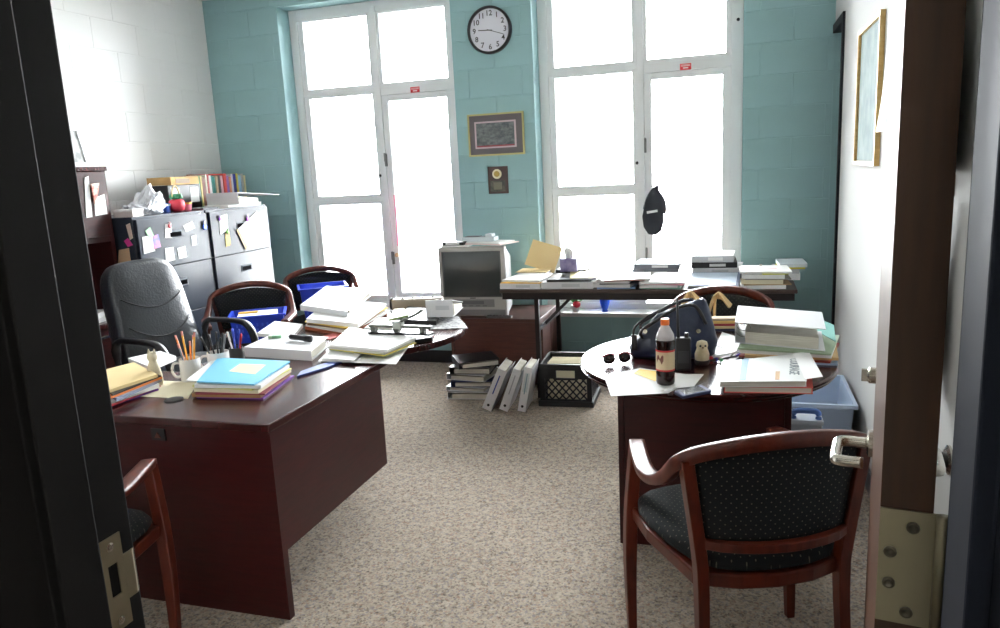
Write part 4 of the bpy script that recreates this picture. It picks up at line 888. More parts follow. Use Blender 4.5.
# figurine
op = Zp((702, 364), T0)
ow = thing('owl_figurine', 'small cream and brown owl figurine beside the handbag', 'figurine', (op.x, op.y, T0+.010), .2)
B().lathe([(.020, 0), (.027, .010), (.028, .03), (.022, .048), (.020, .054), (.023, .064), (.019, .078), (.006, .084)], (0, 0, 0), 22).obj('body', mat('owl_cream', (206, 190, 150), .5, rgb2=(226, 214, 180), scale=30), ow, smooth=True)
B().lathe([(.026, -.009), (.029, 0), (.0285, .008)], (0, 0, .0), 20).obj('base', BPLAST, ow)
for s in (-1, 1): B().lathe([(.0045, 0), (.003, .003)], (0, 0, 0), 10, Mx((s*.009, -.020, .066), (PI/2, 0, 0))).obj('eye', BPLAST, ow)
B().lathe([(.004, 0), (.0005, .008)], (0, 0, 0), 8, Mx((0, -.021, .060), (PI/2+.5, 0, 0))).obj('beak', C(110, 80, 50), ow)
# front stack: book with the big title
fb = [(722, 386), (812, 387.5), (809, 357), (724, 366)]
z, _ = sheet_pile(fb, T0, [('hardback_book', 'red covered book at the bottom of the front pile on the round table', 'book', C(206, 84, 74), .022)], .0, 1)
bk4 = [(720.5, 381), (809, 380.5), (808, 352), (724, 361)]
z2, ol = sheet_pile(bk4, z+.0005, [('book', 'white paperback titled COURAGE with a blue stripe, on the front pile', 'book', mat('white_book_cover', (222, 224, 222), .4), .020)], .0, 2)
cb = ol[0]; q = [Vector((v.x, v.y, 0)) for v in quad(bk4, z2)]; qc = Vector((cb.location.x, cb.location.y, 0))
fq = lambda a, b: q[0]*(1-a)*(1-b)+q[1]*a*(1-b)+q[2]*a*b+q[3]*(1-a)*b-qc
hz_ = z2-cb.location.z
B().prism([(v.x, v.y) for v in (fq(.21, .02), fq(.29, .02), fq(.29, .98), fq(.21, .98))], hz_-.0004, hz_+.0003).obj('blue_stripe', C(90, 142, 172), cb)
B().prism([(v.x, v.y) for v in (fq(.62, .04), fq(.67, .04), fq(.67, .34), fq(.62, .34))], hz_-.0004, hz_+.0003).obj('tan_mark', C(190, 150, 96), cb)
pos = fq(.83, .50); dv = (fq(.83, .2)-fq(.83, .8)); text('COURAGE', .046, C(120, 130, 134), cb, Mx((pos.x, pos.y, hz_), (0, 0, math.atan2(dv.y, dv.x))))
flat('printed_sheet', 'loose printed sheet on the right of the COURAGE book', 'paper', [(805, 379), (823, 376.5), (809, 351.5), (793, 353)], z2+.0012, .0012, PAPER)
# back stack with the giant binder
z, _ = sheet_pile([(742, 349), (838, 353), (838, 334), (750, 332)], T0, [
    ('folder', 'light blue folder at the bottom of the tall pile on the round table', 'folder', C(150, 180, 206), .008),
    ('folder', 'dark red folder low in the tall pile on the round table', 'folder', C(140, 52, 44), .008),
    ('folder', 'tan folder in the tall pile on the round table', 'folder', C(196, 160, 104), .010),
    ('paper_sheaf', 'white sheaf in the tall pile on the round table', 'papers', PAPER, .014),
    ('folder', 'pale green folder under the giant binder on the round table', 'folder', C(150, 170, 140), .008)], .10, 12)
gb = binder_quad('giant white ring binder on the tall pile at the round table', [(735, 322), (738, 305.5), (822, 312), (826, 329)], z+.001, .085, BINDW, pages=.55)
flat('folder', 'teal folder sticking out behind the giant binder', 'folder', [(815, 330), (836, 342), (834, 325), (818, 318)], z+.001-.0, .0008, C(96, 160, 150))
for i, (p4, lab, m_) in enumerate([([(716, 345), (736, 352), (742, 338), (722, 332)], 'white envelope beside the handbag on the round table', PAPER), ([(708, 356), (728, 358), (736, 350), (716, 347)], 'folded white note among the pens on the round table', PAPER)]):
    flat('envelope', lab, 'envelope', p4, T0+.002*i, .0018, m_)
for i, (pa_, pb_, c_, lab) in enumerate([((706, 362), (736, 357), (40, 40, 44), 'black pen among the notes beside the owl figurine'), ((712, 358), (740, 352), (222, 222, 224), 'white pen among the notes beside the owl figurine'), ((736, 357), (746, 349), (80, 60, 160), 'violet pen in front of the giant binder')]):
    a_, b2 = Zp(pa_, T0+.006), Zp(pb_, T0+.006); a_.z = b2.z = T0+.0085
    tag(B().tube([a_, a_.lerp(b2, .7), b2], lambda i: .0042-.0006*i, 8).obj('pen', plain(c_, .3), smooth=True), lab, 'pen')
for i, (px_, c_, lab) in enumerate([((711, 360), (196, 40, 50), 'red bead of the key ring beside the owl figurine'), ((716, 361.5), (40, 60, 170), 'blue bead of the key ring beside the owl figurine'), ((721, 362), (50, 130, 80), 'green bead of the key ring beside the owl figurine')]):
    v = Zp(px_, T0); tag(B().lathe([(.002, 0), (.008, .003), (.009, .008), (.006, .014), (.001, .016)], (v.x, v.y, T0), 14).obj('bead', plain(c_, .3), smooth=True), lab, 'bead')
# tan tote on the far chair
tt = thing('tan_tote', 'tan strapped tote bag on the far chair by the round table', 'tote bag', (-.52, -1.66, .5), -.25); tt.scale = (1, 1, 1.05)
TAN = mat('tan_canvas', (206, 176, 128), .7); 
B().prism([(-.16, -.09), (.16, -.09), (.13, .09), (-.13, .09)], 0, .19, [(-.11, -.05), (.11, -.05), (.11, .05), (-.11, .05)]).obj('body', mat('dark_tote_cloth', (40, 36, 36), .8), tt, bevel=.02)
B().prism([(-.135, -.095), (.135, -.095), (.135, .095), (-.135, .095)], .095, .135, [(-.128, -.082), (.128, -.082), (.128, .082), (-.128, .082)]).obj('stripe', C(150, 60, 60), tt)
for x in (-.08, .06):
    for s in (-1, 1):
        B().sweep(spline([(x, s*.095, .03), (x, s*.085, .16), (x+.02, s*.03, .30), (x+.05, s*.0, .33), (x+.10, -s*.02, .28)], 5), [(-.016, -.003), (.016, -.003), (.016, .003), (-.016, .003)], up=Vector((1, 0, 0))).obj('strap', TAN, tt, smooth=False)
B().box(-.12, .12, -.045, .045, .19, .205).obj('top_flap', TAN, tt, bevel=.004)
# striped cloth bag between
stp = thing('striped_bag', 'striped cloth bag lying behind the navy handbag', 'bag', Zp((720, 330), T0) , .1)
stp.location.z = T0
for k, c_ in enumerate([(40, 44, 70), (206, 186, 140), (150, 54, 60), (222, 190, 110), (180, 160, 130)]): B().box(-.10, .10, -.03, .03, .012*k, .012*k+.0118).obj('band', plain(c_, .8), stp, bevel=.003)

# ================================================================ FLOOR ITEMS
# milk crate
c0 = Vector((-1.372, -.80, 0)); mc = thing('milk_crate', 'black plastic milk crate with cream file folders inside', 'crate', (c0.x, c0.y, .001), .05)
hw = .165; H = .275; CR = mat('black_crate_plastic', (22, 22, 25), .45)
def wall(parent):
    b = B().box(-hw, hw, -hw, -hw+.012, 0, .045).box(-hw, hw, -hw, -hw+.012, .235, H).box(-hw, -hw+.03, -hw, -hw+.012, .045, .235).box(hw-.03, hw, -hw, -hw+.012, .045, .235).box(-hw+.03, -.06, -hw, -hw+.012, .18, .235).box(.06, hw-.03, -hw, -hw+.012, .18, .235).box(-.06, .06, -hw, -hw+.012, .172, .185)
    for k in range(-5, 8):
        for s in (-1, 1):
            x0 = k*.045-.045; pts = []
            z0, z1 = .045, .18; x1 = x0+s*(z1-z0)*.9
            lo, hi = -hw+.03, hw-.03
            seg = []
            for j in range(13):
                t_ = j/12; x = x0+(x1-x0)*t_
                if lo <= x <= hi: seg.append((x, -hw+.006, z0+(z1-z0)*t_))
            if len(seg) > 1: b.sweep([seg[0], seg[-1]], [(-.0045, -.003), (.0045, -.003), (.0045, .003), (-.0045, .003)], up=Vector((0, 1, 0)))
    return b
wb0 = wall(mc)
for k in range(4): wb0.obj('side', CR, mc, M=Mx((0, 0, 0), (0, 0, k*PI/2)))
B().box(-hw+.01, hw-.01, -hw+.01, hw-.01, 0, .008).obj('bottom', CR, mc)
B().box(-hw-.012, hw+.012, -hw-.012, -hw, 0, .035).box(-hw-.012, hw+.012, hw, hw+.012, 0, .035).box(-hw-.012, -hw, -hw, hw, 0, .035).box(hw, hw+.012, -hw, hw, 0, .035).obj('foot_rim', CR, mc)
for k in range(5):
    tag(B().box(-.135, .135, 0, .012, 0, .245).obj('file_folder', CREAMP, loc=(c0.x, c0.y-.06+.034*k, .012), rot=(-.10, 0, .05)), 'cream file folder in the black milk crate, %s' % ['frontmost', 'second from the front', 'middle one', 'second from the back', 'rearmost'][k], 'folder', 'cream folders in the milk crate')
# three leaning white binders
BLUEP = C(60, 80, 150)
binder_box('white binder with blue spine print, leaning leftmost on the floor', .062, .27, .285, (-1.868, -1.15, .002), Euler((0, .42, .08)), BINDW, stripe=BLUEP)
binder_box('plain white binder leaning in the middle of three on the floor', .055, .27, .285, (-1.757, -1.14, .002), Euler((0, .37, .08)), BINDW, stripe=C(170, 170, 172))
binder_box('white binder with blue edges leaning against the milk crate', .05, .25, .29, (-1.640, -1.13, .002), Euler((0, .20, .08)), BINDW, lab=C(196, 204, 206), stripe=C(120, 150, 160))
# pile of dark and white binders lying on the floor
lay = [((-2.06, -.80), .05, 'white', 'white binder lowest in the floor pile by the low cabinet'), ((-2.06, -.79), .03, 'white', 'second white binder in the floor pile by the low cabinet'), ((-2.04, -.79), .04, 'navy', 'navy binder in the middle of the floor pile by the low cabinet'), ((-2.05, -.785), .045, 'white', 'white binder above the navy one in the floor pile'), ((-2.04, -.78), .05, 'black', 'black binder near the top of the floor pile'), ((-2.02, -.80), .045, 'black', 'black binder topmost on the floor pile by the low cabinet')]
zz = .002
for i, ((x, y), t_, c_, lab) in enumerate(lay):
    m_ = {'white': BINDW, 'navy': C(40, 52, 104), 'black': BINDK}[c_]
    th = thing('ring_binder', lab, 'binder', (x, y, zz), [.12, -.05, .16, -.1, .1, .55][i]); w_, d_ = .14, .12
    B().box(-w_, w_, -d_, d_, 0, .003).box(-w_, w_, -d_, d_, t_-.004, t_-.001).box(-w_, -w_+.003, -d_, d_, .003, t_-.004).obj('cover', m_, th)
    B().box(-w_+.03, w_-.01, -d_+.006, d_-.006, .003, .003+(t_-.007)*.7).obj('pages', PAGES, th)
    for yy in (-.09, 0, .09): B().tube([(-w_+.022+.014*math.cos(2*PI*k/10), yy, t_/2+min(.016, t_*.4)*math.sin(2*PI*k/10)) for k in range(10)], .0015, 5, closed=True, up=Vector((0, 1, 0))).obj('ring', CHROME, th)
    zz += t_+.001
# storage tub behind the round table
st = thing('storage_tub', 'translucent blue storage tub by the right wall', 'storage tub', (.055, -1.42, .001), 0)
TUB = mat('pale_blue_plastic', (206, 222, 244), .3)
a_, b_2, h_ = .155, .26, .315
lo = [(-a_*.86, -b_2*.9), (a_*.86, -b_2*.9), (a_*.86, b_2*.9), (-a_*.86, b_2*.9)]; hi = [(-a_, -b_2), (a_, -b_2), (a_, b_2), (-a_, b_2)]
b = B().prism(lo, 0, .004)
for i in range(4):
    j = (i+1) % 4; L0, L1, T0_, T1_ = Vector((*lo[i], .004)), Vector((*lo[j], .004)), Vector((*hi[i], h_)), Vector((*hi[j], h_)); n_ = Vector((hi[i][0]+hi[j][0], hi[i][1]+hi[j][1], 0)).normalized()*.004
    b.hexa([L0, L1, T1_, T0_], [L0-n_, L1-n_, T1_-n_, T0_-n_])
b.obj('tub', TUB, st)
B().box(-a_-.014, a_+.014, -b_2-.014, -b_2, h_-.02, h_).box(-a_-.014, a_+.014, b_2, b_2+.014, h_-.02, h_).box(-a_-.014, -a_, -b_2, b_2, h_-.02, h_).box(a_, a_+.014, -b_2, b_2, h_-.02, h_).obj('rim', TUB, st)
bx = thing('lidded_box', 'grey box with blue handle beside the blue storage tub', 'box', (-.02, -1.80, .001), 0)
B().box(-.07, .07, -.075, .075, 0, .27).obj('body', C(170, 176, 186), bx, bevel=.006); B().box(-.075, .075, -.08, .08, .27, .292).obj('lid', C(186, 192, 202), bx, bevel=.004)
B().tube(spline([(-.055, -.05, .29), (-.05, -.05, .325), (0, -.05, .33), (.05, -.05, .325), (.055, -.05, .29)], 5), .014, 8).obj('handle', C(70, 104, 170), bx, smooth=True)
B().box(-.03, .04, -.0765, -.075, .17, .24).obj('label', C(96, 40, 50), bx)

# ================================================================ WINDOW SILL
va = Yp((605, 311), .05)
vz = thing('blue_vase', 'cobalt blue glass vase on the right window sill', 'vase', (va.x, .05, WZ0+.0005))
B().lathe([(.022, 0), (.026, .004), (.018, .012), (.026, .03), (.036, .07), (.038, .10), (.035, .115), (.033, .115), (.034, .10), (.03, .07), (.01, .02)], (0, 0, 0), 28).obj('glass', mat('cobalt_glass', (40, 90, 220), .08, spec=.6), vz, smooth=True)
pp = Yp((576, 311), .05)
pt = thing('potted_flower', 'red flower with green leaves in a pot on the right window sill', 'plant', (pp.x, .045, WZ0+.0005))
B().lathe([(.024, 0), (.034, .045), (.036, .05)], (0, 0, 0), 20).obj('pot', C(206, 206, 200), pt)
for k in range(9):
    a = 2*PI*k/9; B().add([(0, 0, .05), (.045*math.cos(a-.3), .03*math.sin(a-.3), .09), (.07*math.cos(a), .04*math.sin(a), .10+.02*math.sin(3*a)), (.045*math.cos(a+.3), .03*math.sin(a+.3), .085)], [(0, 1, 2, 3)]).obj('leaf', C(56, 130, 60), pt)
B().lathe([(.004, 0), (.026, .012), (.030, .03), (.02, .048), (.004, .054)], (.012, -.02, .03), 16).obj('bloom', C(206, 34, 52), pt, smooth=True)
# ================================================================ FOLDING TABLE CLUTTER
F0 = ZT+.0008
def fy(p, y): return Yp(p, y)           # a point at depth y
def box_on(name, label, cat, pxl, pxr, y0, y1, z0, t, m, rz=0, bevel=0):
    # item whose front edge spans the pixels pxl..pxr at depth y0
    a, b_ = Yp(pxl, y0), Yp(pxr, y0); w = abs(b_.x-a.x)
    o = B().box(-w/2, w/2, -(y1-y0)/2, (y1-y0)/2, 0, t).obj(name, m, loc=((a.x+b_.x)/2, (y0+y1)/2, z0), rot=(0, 0, rz), bevel=bevel); return tag(o, label, cat)
def book_on(label, pxl, pxr, y0, y1, z0, t, m, rz=0, name='ring_binder', cat='binder'):
    a, b_ = Yp(pxl, y0), Yp(pxr, y0); w = abs(b_.x-a.x); d = (y1-y0)/2
    th = thing(name, label, cat, ((a.x+b_.x)/2, (y0+y1)/2, z0), rz); k = .003
    B().box(-w/2, w/2, -d, d, 0, k).box(-w/2, w/2, -d, d, t-k, t).box(-w/2, w/2, -d, -d+k, k, t-k).obj('cover', m, th)
    B().box(-w/2+.008, w/2-.008, -d+.02, d-.01, k, k+(t-2*k)*.8).obj('pages', PAGES, th)
    B().box(-w*.1, w*.25, -d-.0006, -d, t*.25, t*.75).obj('spine_label', PAPER if m is not BINDW else C(196, 198, 200), th)
    return th
y0 = -.86
book_on('white binder with yellow tab at the left end of the folding table', (500, 287), (540, 287), y0, y0+.30, F0, .035, BINDW)
box_on('folder', 'yellow edged folder on the binder at the left table end', 'folder', (501, 280), (541, 280), y0+.0, y0+.31, F0+.036, .004, C(226, 176, 60), -.05)
box_on('paper_sheaf', 'white papers on the yellow folder at the left table end', 'papers', (504, 279), (543, 279), y0+.02, y0+.33, F0+.041, .014, PAPER, -.12)
mf = thing('manila_folder', 'open manila folder propped up behind the left papers', 'folder', (-1.685, -.34, F0), rot=(0, 0, .0))
B().box(-.11, .11, 0, .003, 0, .19).obj('back_flap', MANILA, mf, M=Mx((.02, -.02, .062), (-.35, .30, 0))); B().box(-.11, .11, -.18, .02, 0, .003).obj('front_flap', MANILA, mf, M=Mx((0, 0, .058)))
B().box(-.10, .10, -.16, .02, .001, .056).obj('contents', PAPER, mf)
tx = thing('tissue_box', 'purple tissue box with a white tissue on the folding table', 'tissue box', (-1.40, -.58, F0+.078), .1)
B().box(-.055, .055, -.055, .055, 0, .085).obj('box', mat('lavender_print', (112, 104, 150), .6, rgb2=(140, 132, 170), scale=30), tx, bevel=.002)
B().add([(-.02, -.01, .085), (.02, -.01, .085), (.02, .01, .085), (-.02, .01, .085), (-.035, -.012, .13), (.012, -.02, .15), (.03, .015, .125), (-.02, .02, .165)], [(0, 1, 5, 4), (1, 2, 6, 5), (2, 3, 7, 6), (3, 0, 4, 7), (4, 5, 6, 7)]).obj('tissue', PAPER, tx, smooth=True)
book_on('white binder with round hole beneath the black folder, second from the left table end', (541, 288), (592, 288), y0+.01, y0+.29, F0, .042, BINDW, .03)
box_on('folder', 'black folder on the white binder below the tissue box', 'folder', (545, 279), (590, 279), y0+.02, y0+.32, F0+.043, .016, BINDK, .08)
book_on('black binder behind the white one, under the tissue box', (556, 280), (586, 280), y0+.33, y0+.55, F0, .077, BINDK, .0)
box_on('manila_folder', 'green tinged manila folder on the black folder', 'folder', (566, 275), (612, 275), y0+.06, y0+.34, F0+.0605, .006, C(206, 196, 140), .2)
z, _ = F0, 0
for i, (nm, lab, m_, t_, l_, r_) in enumerate([('magazine', 'blue edged magazine at the bottom of the spread papers mid table', C(120, 150, 190), .008, 596, 634), ('paper_sheaf', 'thick white sheaf low in the spread papers mid table', PAPER, .020, 594, 632), ('magazine', 'dark magazine in the spread papers mid table', C(70, 72, 86), .006, 597, 636), ('paper_sheaf', 'white sheaf in the spread papers mid table', PAPER, .014, 592, 630), ('magazine', 'red tinted magazine in the spread papers mid table', C(190, 120, 110), .005, 600, 640), ('paper_sheaf', 'topmost white sheaf of the spread papers mid table', PAPER, .010, 594, 648)]):
    box_on(nm, lab, 'magazine' if nm == 'magazine' else 'papers', (l_, 287), (r_, 287), y0+.01, y0+.30, z, t_-.0005, m_, [.05, -.08, .12, -.05, .2, .1][i]); z += t_
zz = F0
for i, (nm, lab, m_, t_, l_, r_) in enumerate([('magazine', 'green edged magazine lowest right of the spread papers', C(120, 170, 150), .007, 640, 682), ('paper_sheaf', 'white sheaf right of the spread papers, low', PAPER, .016, 638, 676), ('folder', 'pink folder right of the spread papers', C(206, 130, 140), .005, 646, 686), ('paper_sheaf', 'white sheaf right of the spread papers, top', PAPER, .012, 638, 684)]):
    box_on(nm, lab, {'magazine': 'magazine', 'paper_sheaf': 'papers', 'folder': 'folder'}[nm], (l_, 288), (r_, 288), y0+.01, y0+.28, zz, t_-.0005, m_, [-.05, .06, -.1, .04][i]); zz += t_
book_on('grey binder lying behind the spread papers against the window', (632, 278), (678, 278), y0+.36, y0+.66, F0, .075, C(128, 132, 140), .03)
book_on('dark binder on the grey one behind the spread papers', (634, 268), (680, 268), y0+.35, y0+.66, F0+.0765, .03, C(104, 108, 116), -.02)
bb = thing('ring_binder', 'blue grey binder tilted open at the front of the folding table', 'binder', (Yp((713, 288), y0).x, y0+.17, F0), -.05)
B().box(-.15, .15, -.14, .14, 0, .003).hexa([(-.15, -.14, .012), (.15, -.14, .012), (.15, .14, .055), (-.15, .14, .055)], [(-.15, -.14, .015), (.15, -.14, .015), (.15, .14, .058), (-.15, .14, .058)]).box(-.15, .15, .14, .143, 0, .058).obj('cover', C(60, 78, 112), bb)
B().hexa([(-.14, -.13, .003), (.14, -.13, .003), (.14, .12, .003), (-.14, .12, .003)], [(-.14, -.13, .011), (.14, -.13, .011), (.14, .12, .046), (-.14, .12, .046)]).obj('pages', PAGES, bb)
B().hexa([(-.135, -.125, .0185), (.135, -.125, .0185), (.135, .125, .0575), (-.135, .125, .0575)], [(-.135, -.125, .0195), (.135, -.125, .0195), (.135, .125, .0585), (-.135, .125, .0585)]).obj('cover_sheet', C(196, 210, 226), bb)
zz = F0
for i, (lab, m_, t_, l_, r_) in enumerate([('black binder at the bottom of the stack in front of the right casement', BINDK, .045, 690, 738), ('white binder in the stack in front of the right casement', BINDW, .035, 694, 742), ('second black binder in the stack in front of the right casement', BINDK, .035, 690, 736), ('grey white binder topping the stack in front of the right casement', C(196, 198, 200), .042, 692, 734)]):
    book_on(lab, (l_, 280), (r_, 280), y0+.33, y0+.63, zz, t_, m_, [.04, -.06, .05, -.03][i]); zz += t_+.001
zz = F0
for i, (nm, lab, cat_, m_, t_, l_, r_, rz) in enumerate([('paper_sheaf', 'white sheaf lowest in the pile at the right table end', 'papers', PAPER, .022, 740, 786, .0), ('folder', 'tan folder in the pile at the right table end', 'folder', C(180, 150, 110), .006, 742, 790, .08), ('paper_sheaf', 'cream sheaf in the pile at the right table end', 'papers', CREAMP, .026, 742, 784, -.04), ('folder', 'grey folder in the pile at the right table end', 'folder', C(150, 146, 140), .006, 744, 790, .05), ('paper_sheaf', 'thick white sheaf high in the pile at the right table end', 'papers', PAPER, .024, 742, 785, -.02), ('folder', 'yellow green pad in the pile at the right table end', 'notepad', C(206, 206, 80), .006, 760, 786, .1)]):
    box_on(nm, lab, cat_, (l_, 289), (r_, 289), y0+.01, y0+.27, zz, t_-.0006, m_, rz); zz += t_
ob = thing('open_booklet', 'open white booklet with pink print on the right hand pile', 'booklet', (Yp((768, 280), y0).x, y0+.15, zz), -.06)
B().hexa([(-.15, -.13, 0), (.14, -.13, 0), (.11, .13, 0), (-.17, .13, 0)], [(-.15, -.13, .012), (.14, -.13, .012), (.11, .13, .014), (-.17, .13, .014)]).obj('pages', PAPER, ob)
B().prism([(-.07, -.03), (.06, -.05), (.05, .01), (-.05, .02)], .0135, .0145).obj('print', C(236, 206, 206), ob)
B().lathe([(.008, .0), (.008, .012)], (-.04, .10, .013), 10).obj('clip', CHROME, ob)
zz = F0
for i, (nm, lab, cat_, m_, t_, l_, r_) in enumerate([('paper_sheaf', 'white sheaf overhanging the right end of the folding table', 'papers', PAPER, .04, 770, 800), ('paper_sheaf', 'grey sheaf above it overhanging the right table end', 'papers', C(180, 180, 184), .03, 774, 798), ('folder', 'yellow folder overhanging the right table end', 'folder', C(216, 200, 60), .010, 776, 806), ('paper_sheaf', 'topmost blue white sheaf overhanging the right table end', 'papers', C(206, 216, 222), .024, 778, 806)]):
    box_on(nm, lab, cat_, (l_, 284), (r_, 284), y0+.345, y0+.60, zz, t_-.0006, m_, [.0, .05, -.06, .04][i]); zz += t_

# ================================================================ TOP OF THE TELEVISION
ztv = H2+.001+th+.0008 if False else .495+.001+.49+.0008
for i, (nm, lab, cat_, m_, x, y, w_, d_, t_, rz) in enumerate([
    ('paper_sheaf', 'white sheaf with yellow edge on the left of the television top', 'papers', PAPER, -2.22, -.47, .10, .10, .010, .1),
    ('folder', 'pink edged white folder overhanging the television top', 'folder', C(236, 214, 212), -1.98, -.45, .16, .11, .008, -.35),
    ('paper_sheaf', 'white papers on the pink edged folder on the television', 'papers', PAPER, -1.99, -.44, .14, .10, .006, -.30)]):
    z_ = ztv + (0, .0105, .019)[i]
    tag(B().box(-w_, w_, -d_, d_, 0, t_).obj(nm, m_, loc=(x, y, z_), rot=(0, 0, rz)), lab, cat_)
vh = thing('video_tape', 'black video tape on the papers on the television', 'video tape', (-2.235, -.505, ztv+.0105), .05)
B().box(-.08, .08, -.045, .045, 0, .022).obj('case', BPLAST, vh, bevel=.002); B().box(-.05, .05, -.0456, -.045, .004, .018).obj('label', PAPER, vh)
cl = thing('clear_case', 'clear plastic case on top of the television papers', 'case', (-2.02, -.42, ztv+.0255), .0)
B().box(-.17, .07, -.05, .05, 0, .032).obj('shell', mat('frosted_clear_plastic', (206, 214, 218), .2), cl, bevel=.004); B().box(-.15, -.05, -.04, .04, .032, .036).obj('insert', BPLAST, cl); B().box(.0, .05, -.04, .04, .032, .052).obj('lid_block', mat('frosted_clear_plastic', (206, 214, 218), .2), cl, bevel=.004)

# ================================================================ FILING CABINET TOP
K0 = 1.3255
rnd = random.Random(11)
cols = [((232, 228, 214), 'white'), ((40, 120, 70), 'green'), ((214, 196, 120), 'yellow'), ((120, 60, 40), 'brown'), ((226, 220, 200), 'cream'), ((180, 60, 60), 'red'), ((232, 232, 228), 'pale'), ((30, 130, 120), 'teal'), ((30, 120, 110), 'dark teal'), ((206, 190, 150), 'beige'), ((60, 50, 44), 'black'), ((224, 180, 190), 'pink'), ((206, 70, 60), 'scarlet'), ((140, 100, 170), 'violet'), ((226, 150, 110), 'salmon'), ((210, 210, 214), 'silver'), ((40, 50, 130), 'navy'), ((220, 206, 90), 'lemon'), ((150, 190, 214), 'sky blue'), ((190, 190, 180), 'grey'), ((236, 226, 170), 'straw')]
y = -.69; i = 0
while y < -.05 and i < len(cols):
    t_ = rnd.uniform(.014, .034); h_ = rnd.uniform(.222, .25); d_ = .19; (c_, nm_) = cols[i]
    book('%s spined book in the row on the corner filing cabinet' % nm_, t_, d_, h_, (-4.20, y, K0), Euler((rnd.uniform(-.01, .02), 0, PI/2)), plain(c_, .5), group='books on the filing cabinets')
    y += t_+.006; i += 1
dk = thing('storage_case', 'black storage case with white labels on the nearer filing cabinet', 'case', (-4.24, -.885, K0), 0)
B().box(-.10, .10, -.17, .17, 0, .18).obj('body', BPLAST, dk, bevel=.004)
for yy in (-.10, .10): B().box(.10, .102, yy-.045, yy+.045, .05, .16).obj('label', C(206, 210, 208), dk)
B().box(.102, .103, -.12, -.07, .09, .12).obj('label_print', C(50, 130, 80), dk)
cb_ = thing('cardboard_box', 'flat brown cardboard box on the black storage case', 'box', (-4.23, -.885, K0+.181), .03)
B().box(-.10, .10, -.15, .15, 0, .055).obj('body', mat('brown_card', (186, 150, 96), .8, var=.08, scale=5), cb_); B().box(.1, .1008, -.10, .05, .01, .04).obj('print', C(120, 96, 66), cb_); B().box(-.101, .101, -.02, .02, .0545, .0556).obj('tape', C(206, 180, 130), cb_)
# apple basket
ap = Xp((180, 210), -3.95); AP = thing('apple_ornament', 'red apple ornament with green top and hoop handle on the cabinet', 'ornament', (-3.97, ap.y, K0), 0)
B().lathe([(.02, 0), (.045, .012), (.054, .045), (.048, .075), (.03, .085), (.004, .08)], (0, 0, 0), 24).obj('apple', C(196, 46, 66), AP, smooth=True)
for k in range(6):
    a = 2*PI*k/6; B().prism([(.0, -.008), (.03, -.018), (.05, 0), (.03, .018), (0, .008)], 0, .028).obj('leaf', C(40, 130, 84), AP, M=Mx((0, 0, .08), (0, -.3, a)))
B().tube([(0, .036*math.cos(PI*k/12), .10+.075*math.sin(PI*k/12)) for k in range(13)], .005, 8, up=Vector((1, 0, 0))).obj('hoop_handle', C(206, 180, 130), AP, smooth=True)
for (px_, c_, lab) in [((169, 210), (60, 96, 190), 'small blue cup left of the apple ornament'), ((190, 208), (226, 130, 150), 'small pink and yellow cup right of the apple ornament')]:
    v = Xp(px_, -3.98); t_ = thing('small_cup', lab, 'cup', (-4.0, v.y, K0))
    B().lathe([(.024, 0), (.030, .06), (.028, .06), (.022, .004)], (0, 0, 0), 18).obj('cup', plain(c_, .4), t_)
    B().lathe([(.0302, .045), (.0308, .058)], (0, 0, 0), 18).obj('band', C(226, 206, 90) if 'pink' in lab else C(206, 214, 226), t_)
# crumpled plastic bag
bm = bmesh.new(); bmesh.ops.create_icosphere(bm, subdivisions=4, radius=1)
for v in bm.verts:
    n = v.co.copy(); r = random.Random(int((n.x*37+n.y*91+n.z*53)*1000)).uniform(.82, 1.0)
    s = 1+.16*math.sin(5*n.x+3*n.y)*math.cos(6*n.z+2*n.y); v.co = Vector((n.x*.10*r*s, n.y*.15*r*s, max(0, (n.z*.5+.36)*.16*r*s*(1+.35*math.sin(4*n.y+1)))))
me = bpy.data.meshes.new('plastic_bag'); bm.to_mesh(me); bm.free(); me.materials.append(mat('thin_white_plastic', (226, 228, 234), .3, bump=.5, bscale=30))
o = bpy.data.objects.new('plastic_bag', me); COL.objects.link(o); o.location = (-4.0, -1.44, K0); tag(o, 'crumpled white plastic bag on the nearer filing cabinet', 'plastic bag')
v = Xp((118, 217), -3.98)
wbx = thing('small_box', 'small white box at the hutch end of the nearer filing cabinet', 'box', (-3.93, -1.665, K0), .05)
B().box(-.07, .07, -.05, .045, 0, .045).obj('body', C(214, 206, 202), wbx, bevel=.002); B().box(-.072, .072, -.052, .047, .034, .047).obj('lid', C(232, 230, 228), wbx)
# open white binder and papers on the corner cabinet
flatp = [('paper_sheaf', 'white papers on the front of the corner filing cabinet', 'papers', (-3.96, -.60), (.11, .20), .018, .0), ('folder', 'dark grey folder across the two filing cabinets', 'folder', (-3.99, -.945), (.11, .08), .012, -.05)]
for nm, lab, cat_, (x, yy), (a, b_), t_, rz in flatp: tag(B().box(-a, a, -b_, b_, 0, t_).obj(nm, PAPER if nm == 'paper_sheaf' else C(84, 86, 92), loc=(x, yy, K0), rot=(0, 0, rz)), lab, cat_)
ow_ = thing('ring_binder', 'white binder lying open like a wedge on the corner filing cabinet', 'binder', (-3.98, -.47, K0+.019), .10)
B().hexa([(-.12, -.26, 0), (.14, -.26, 0), (.14, .06, 0), (-.12, .06, 0)], [(-.12, -.26, .003), (.14, -.26, .003), (.14, .06, .003), (-.12, .06, .003)]).hexa([(-.12, -.26, .085), (.13, -.26, .085), (.20, .24, .045), (-.10, .24, .045)], [(-.12, -.26, .088), (.13, -.26, .088), (.20, .24, .048), (-.10, .24, .048)]).box(-.12, .135, -.263, -.26, 0, .088).obj('cover', BINDW, ow_)
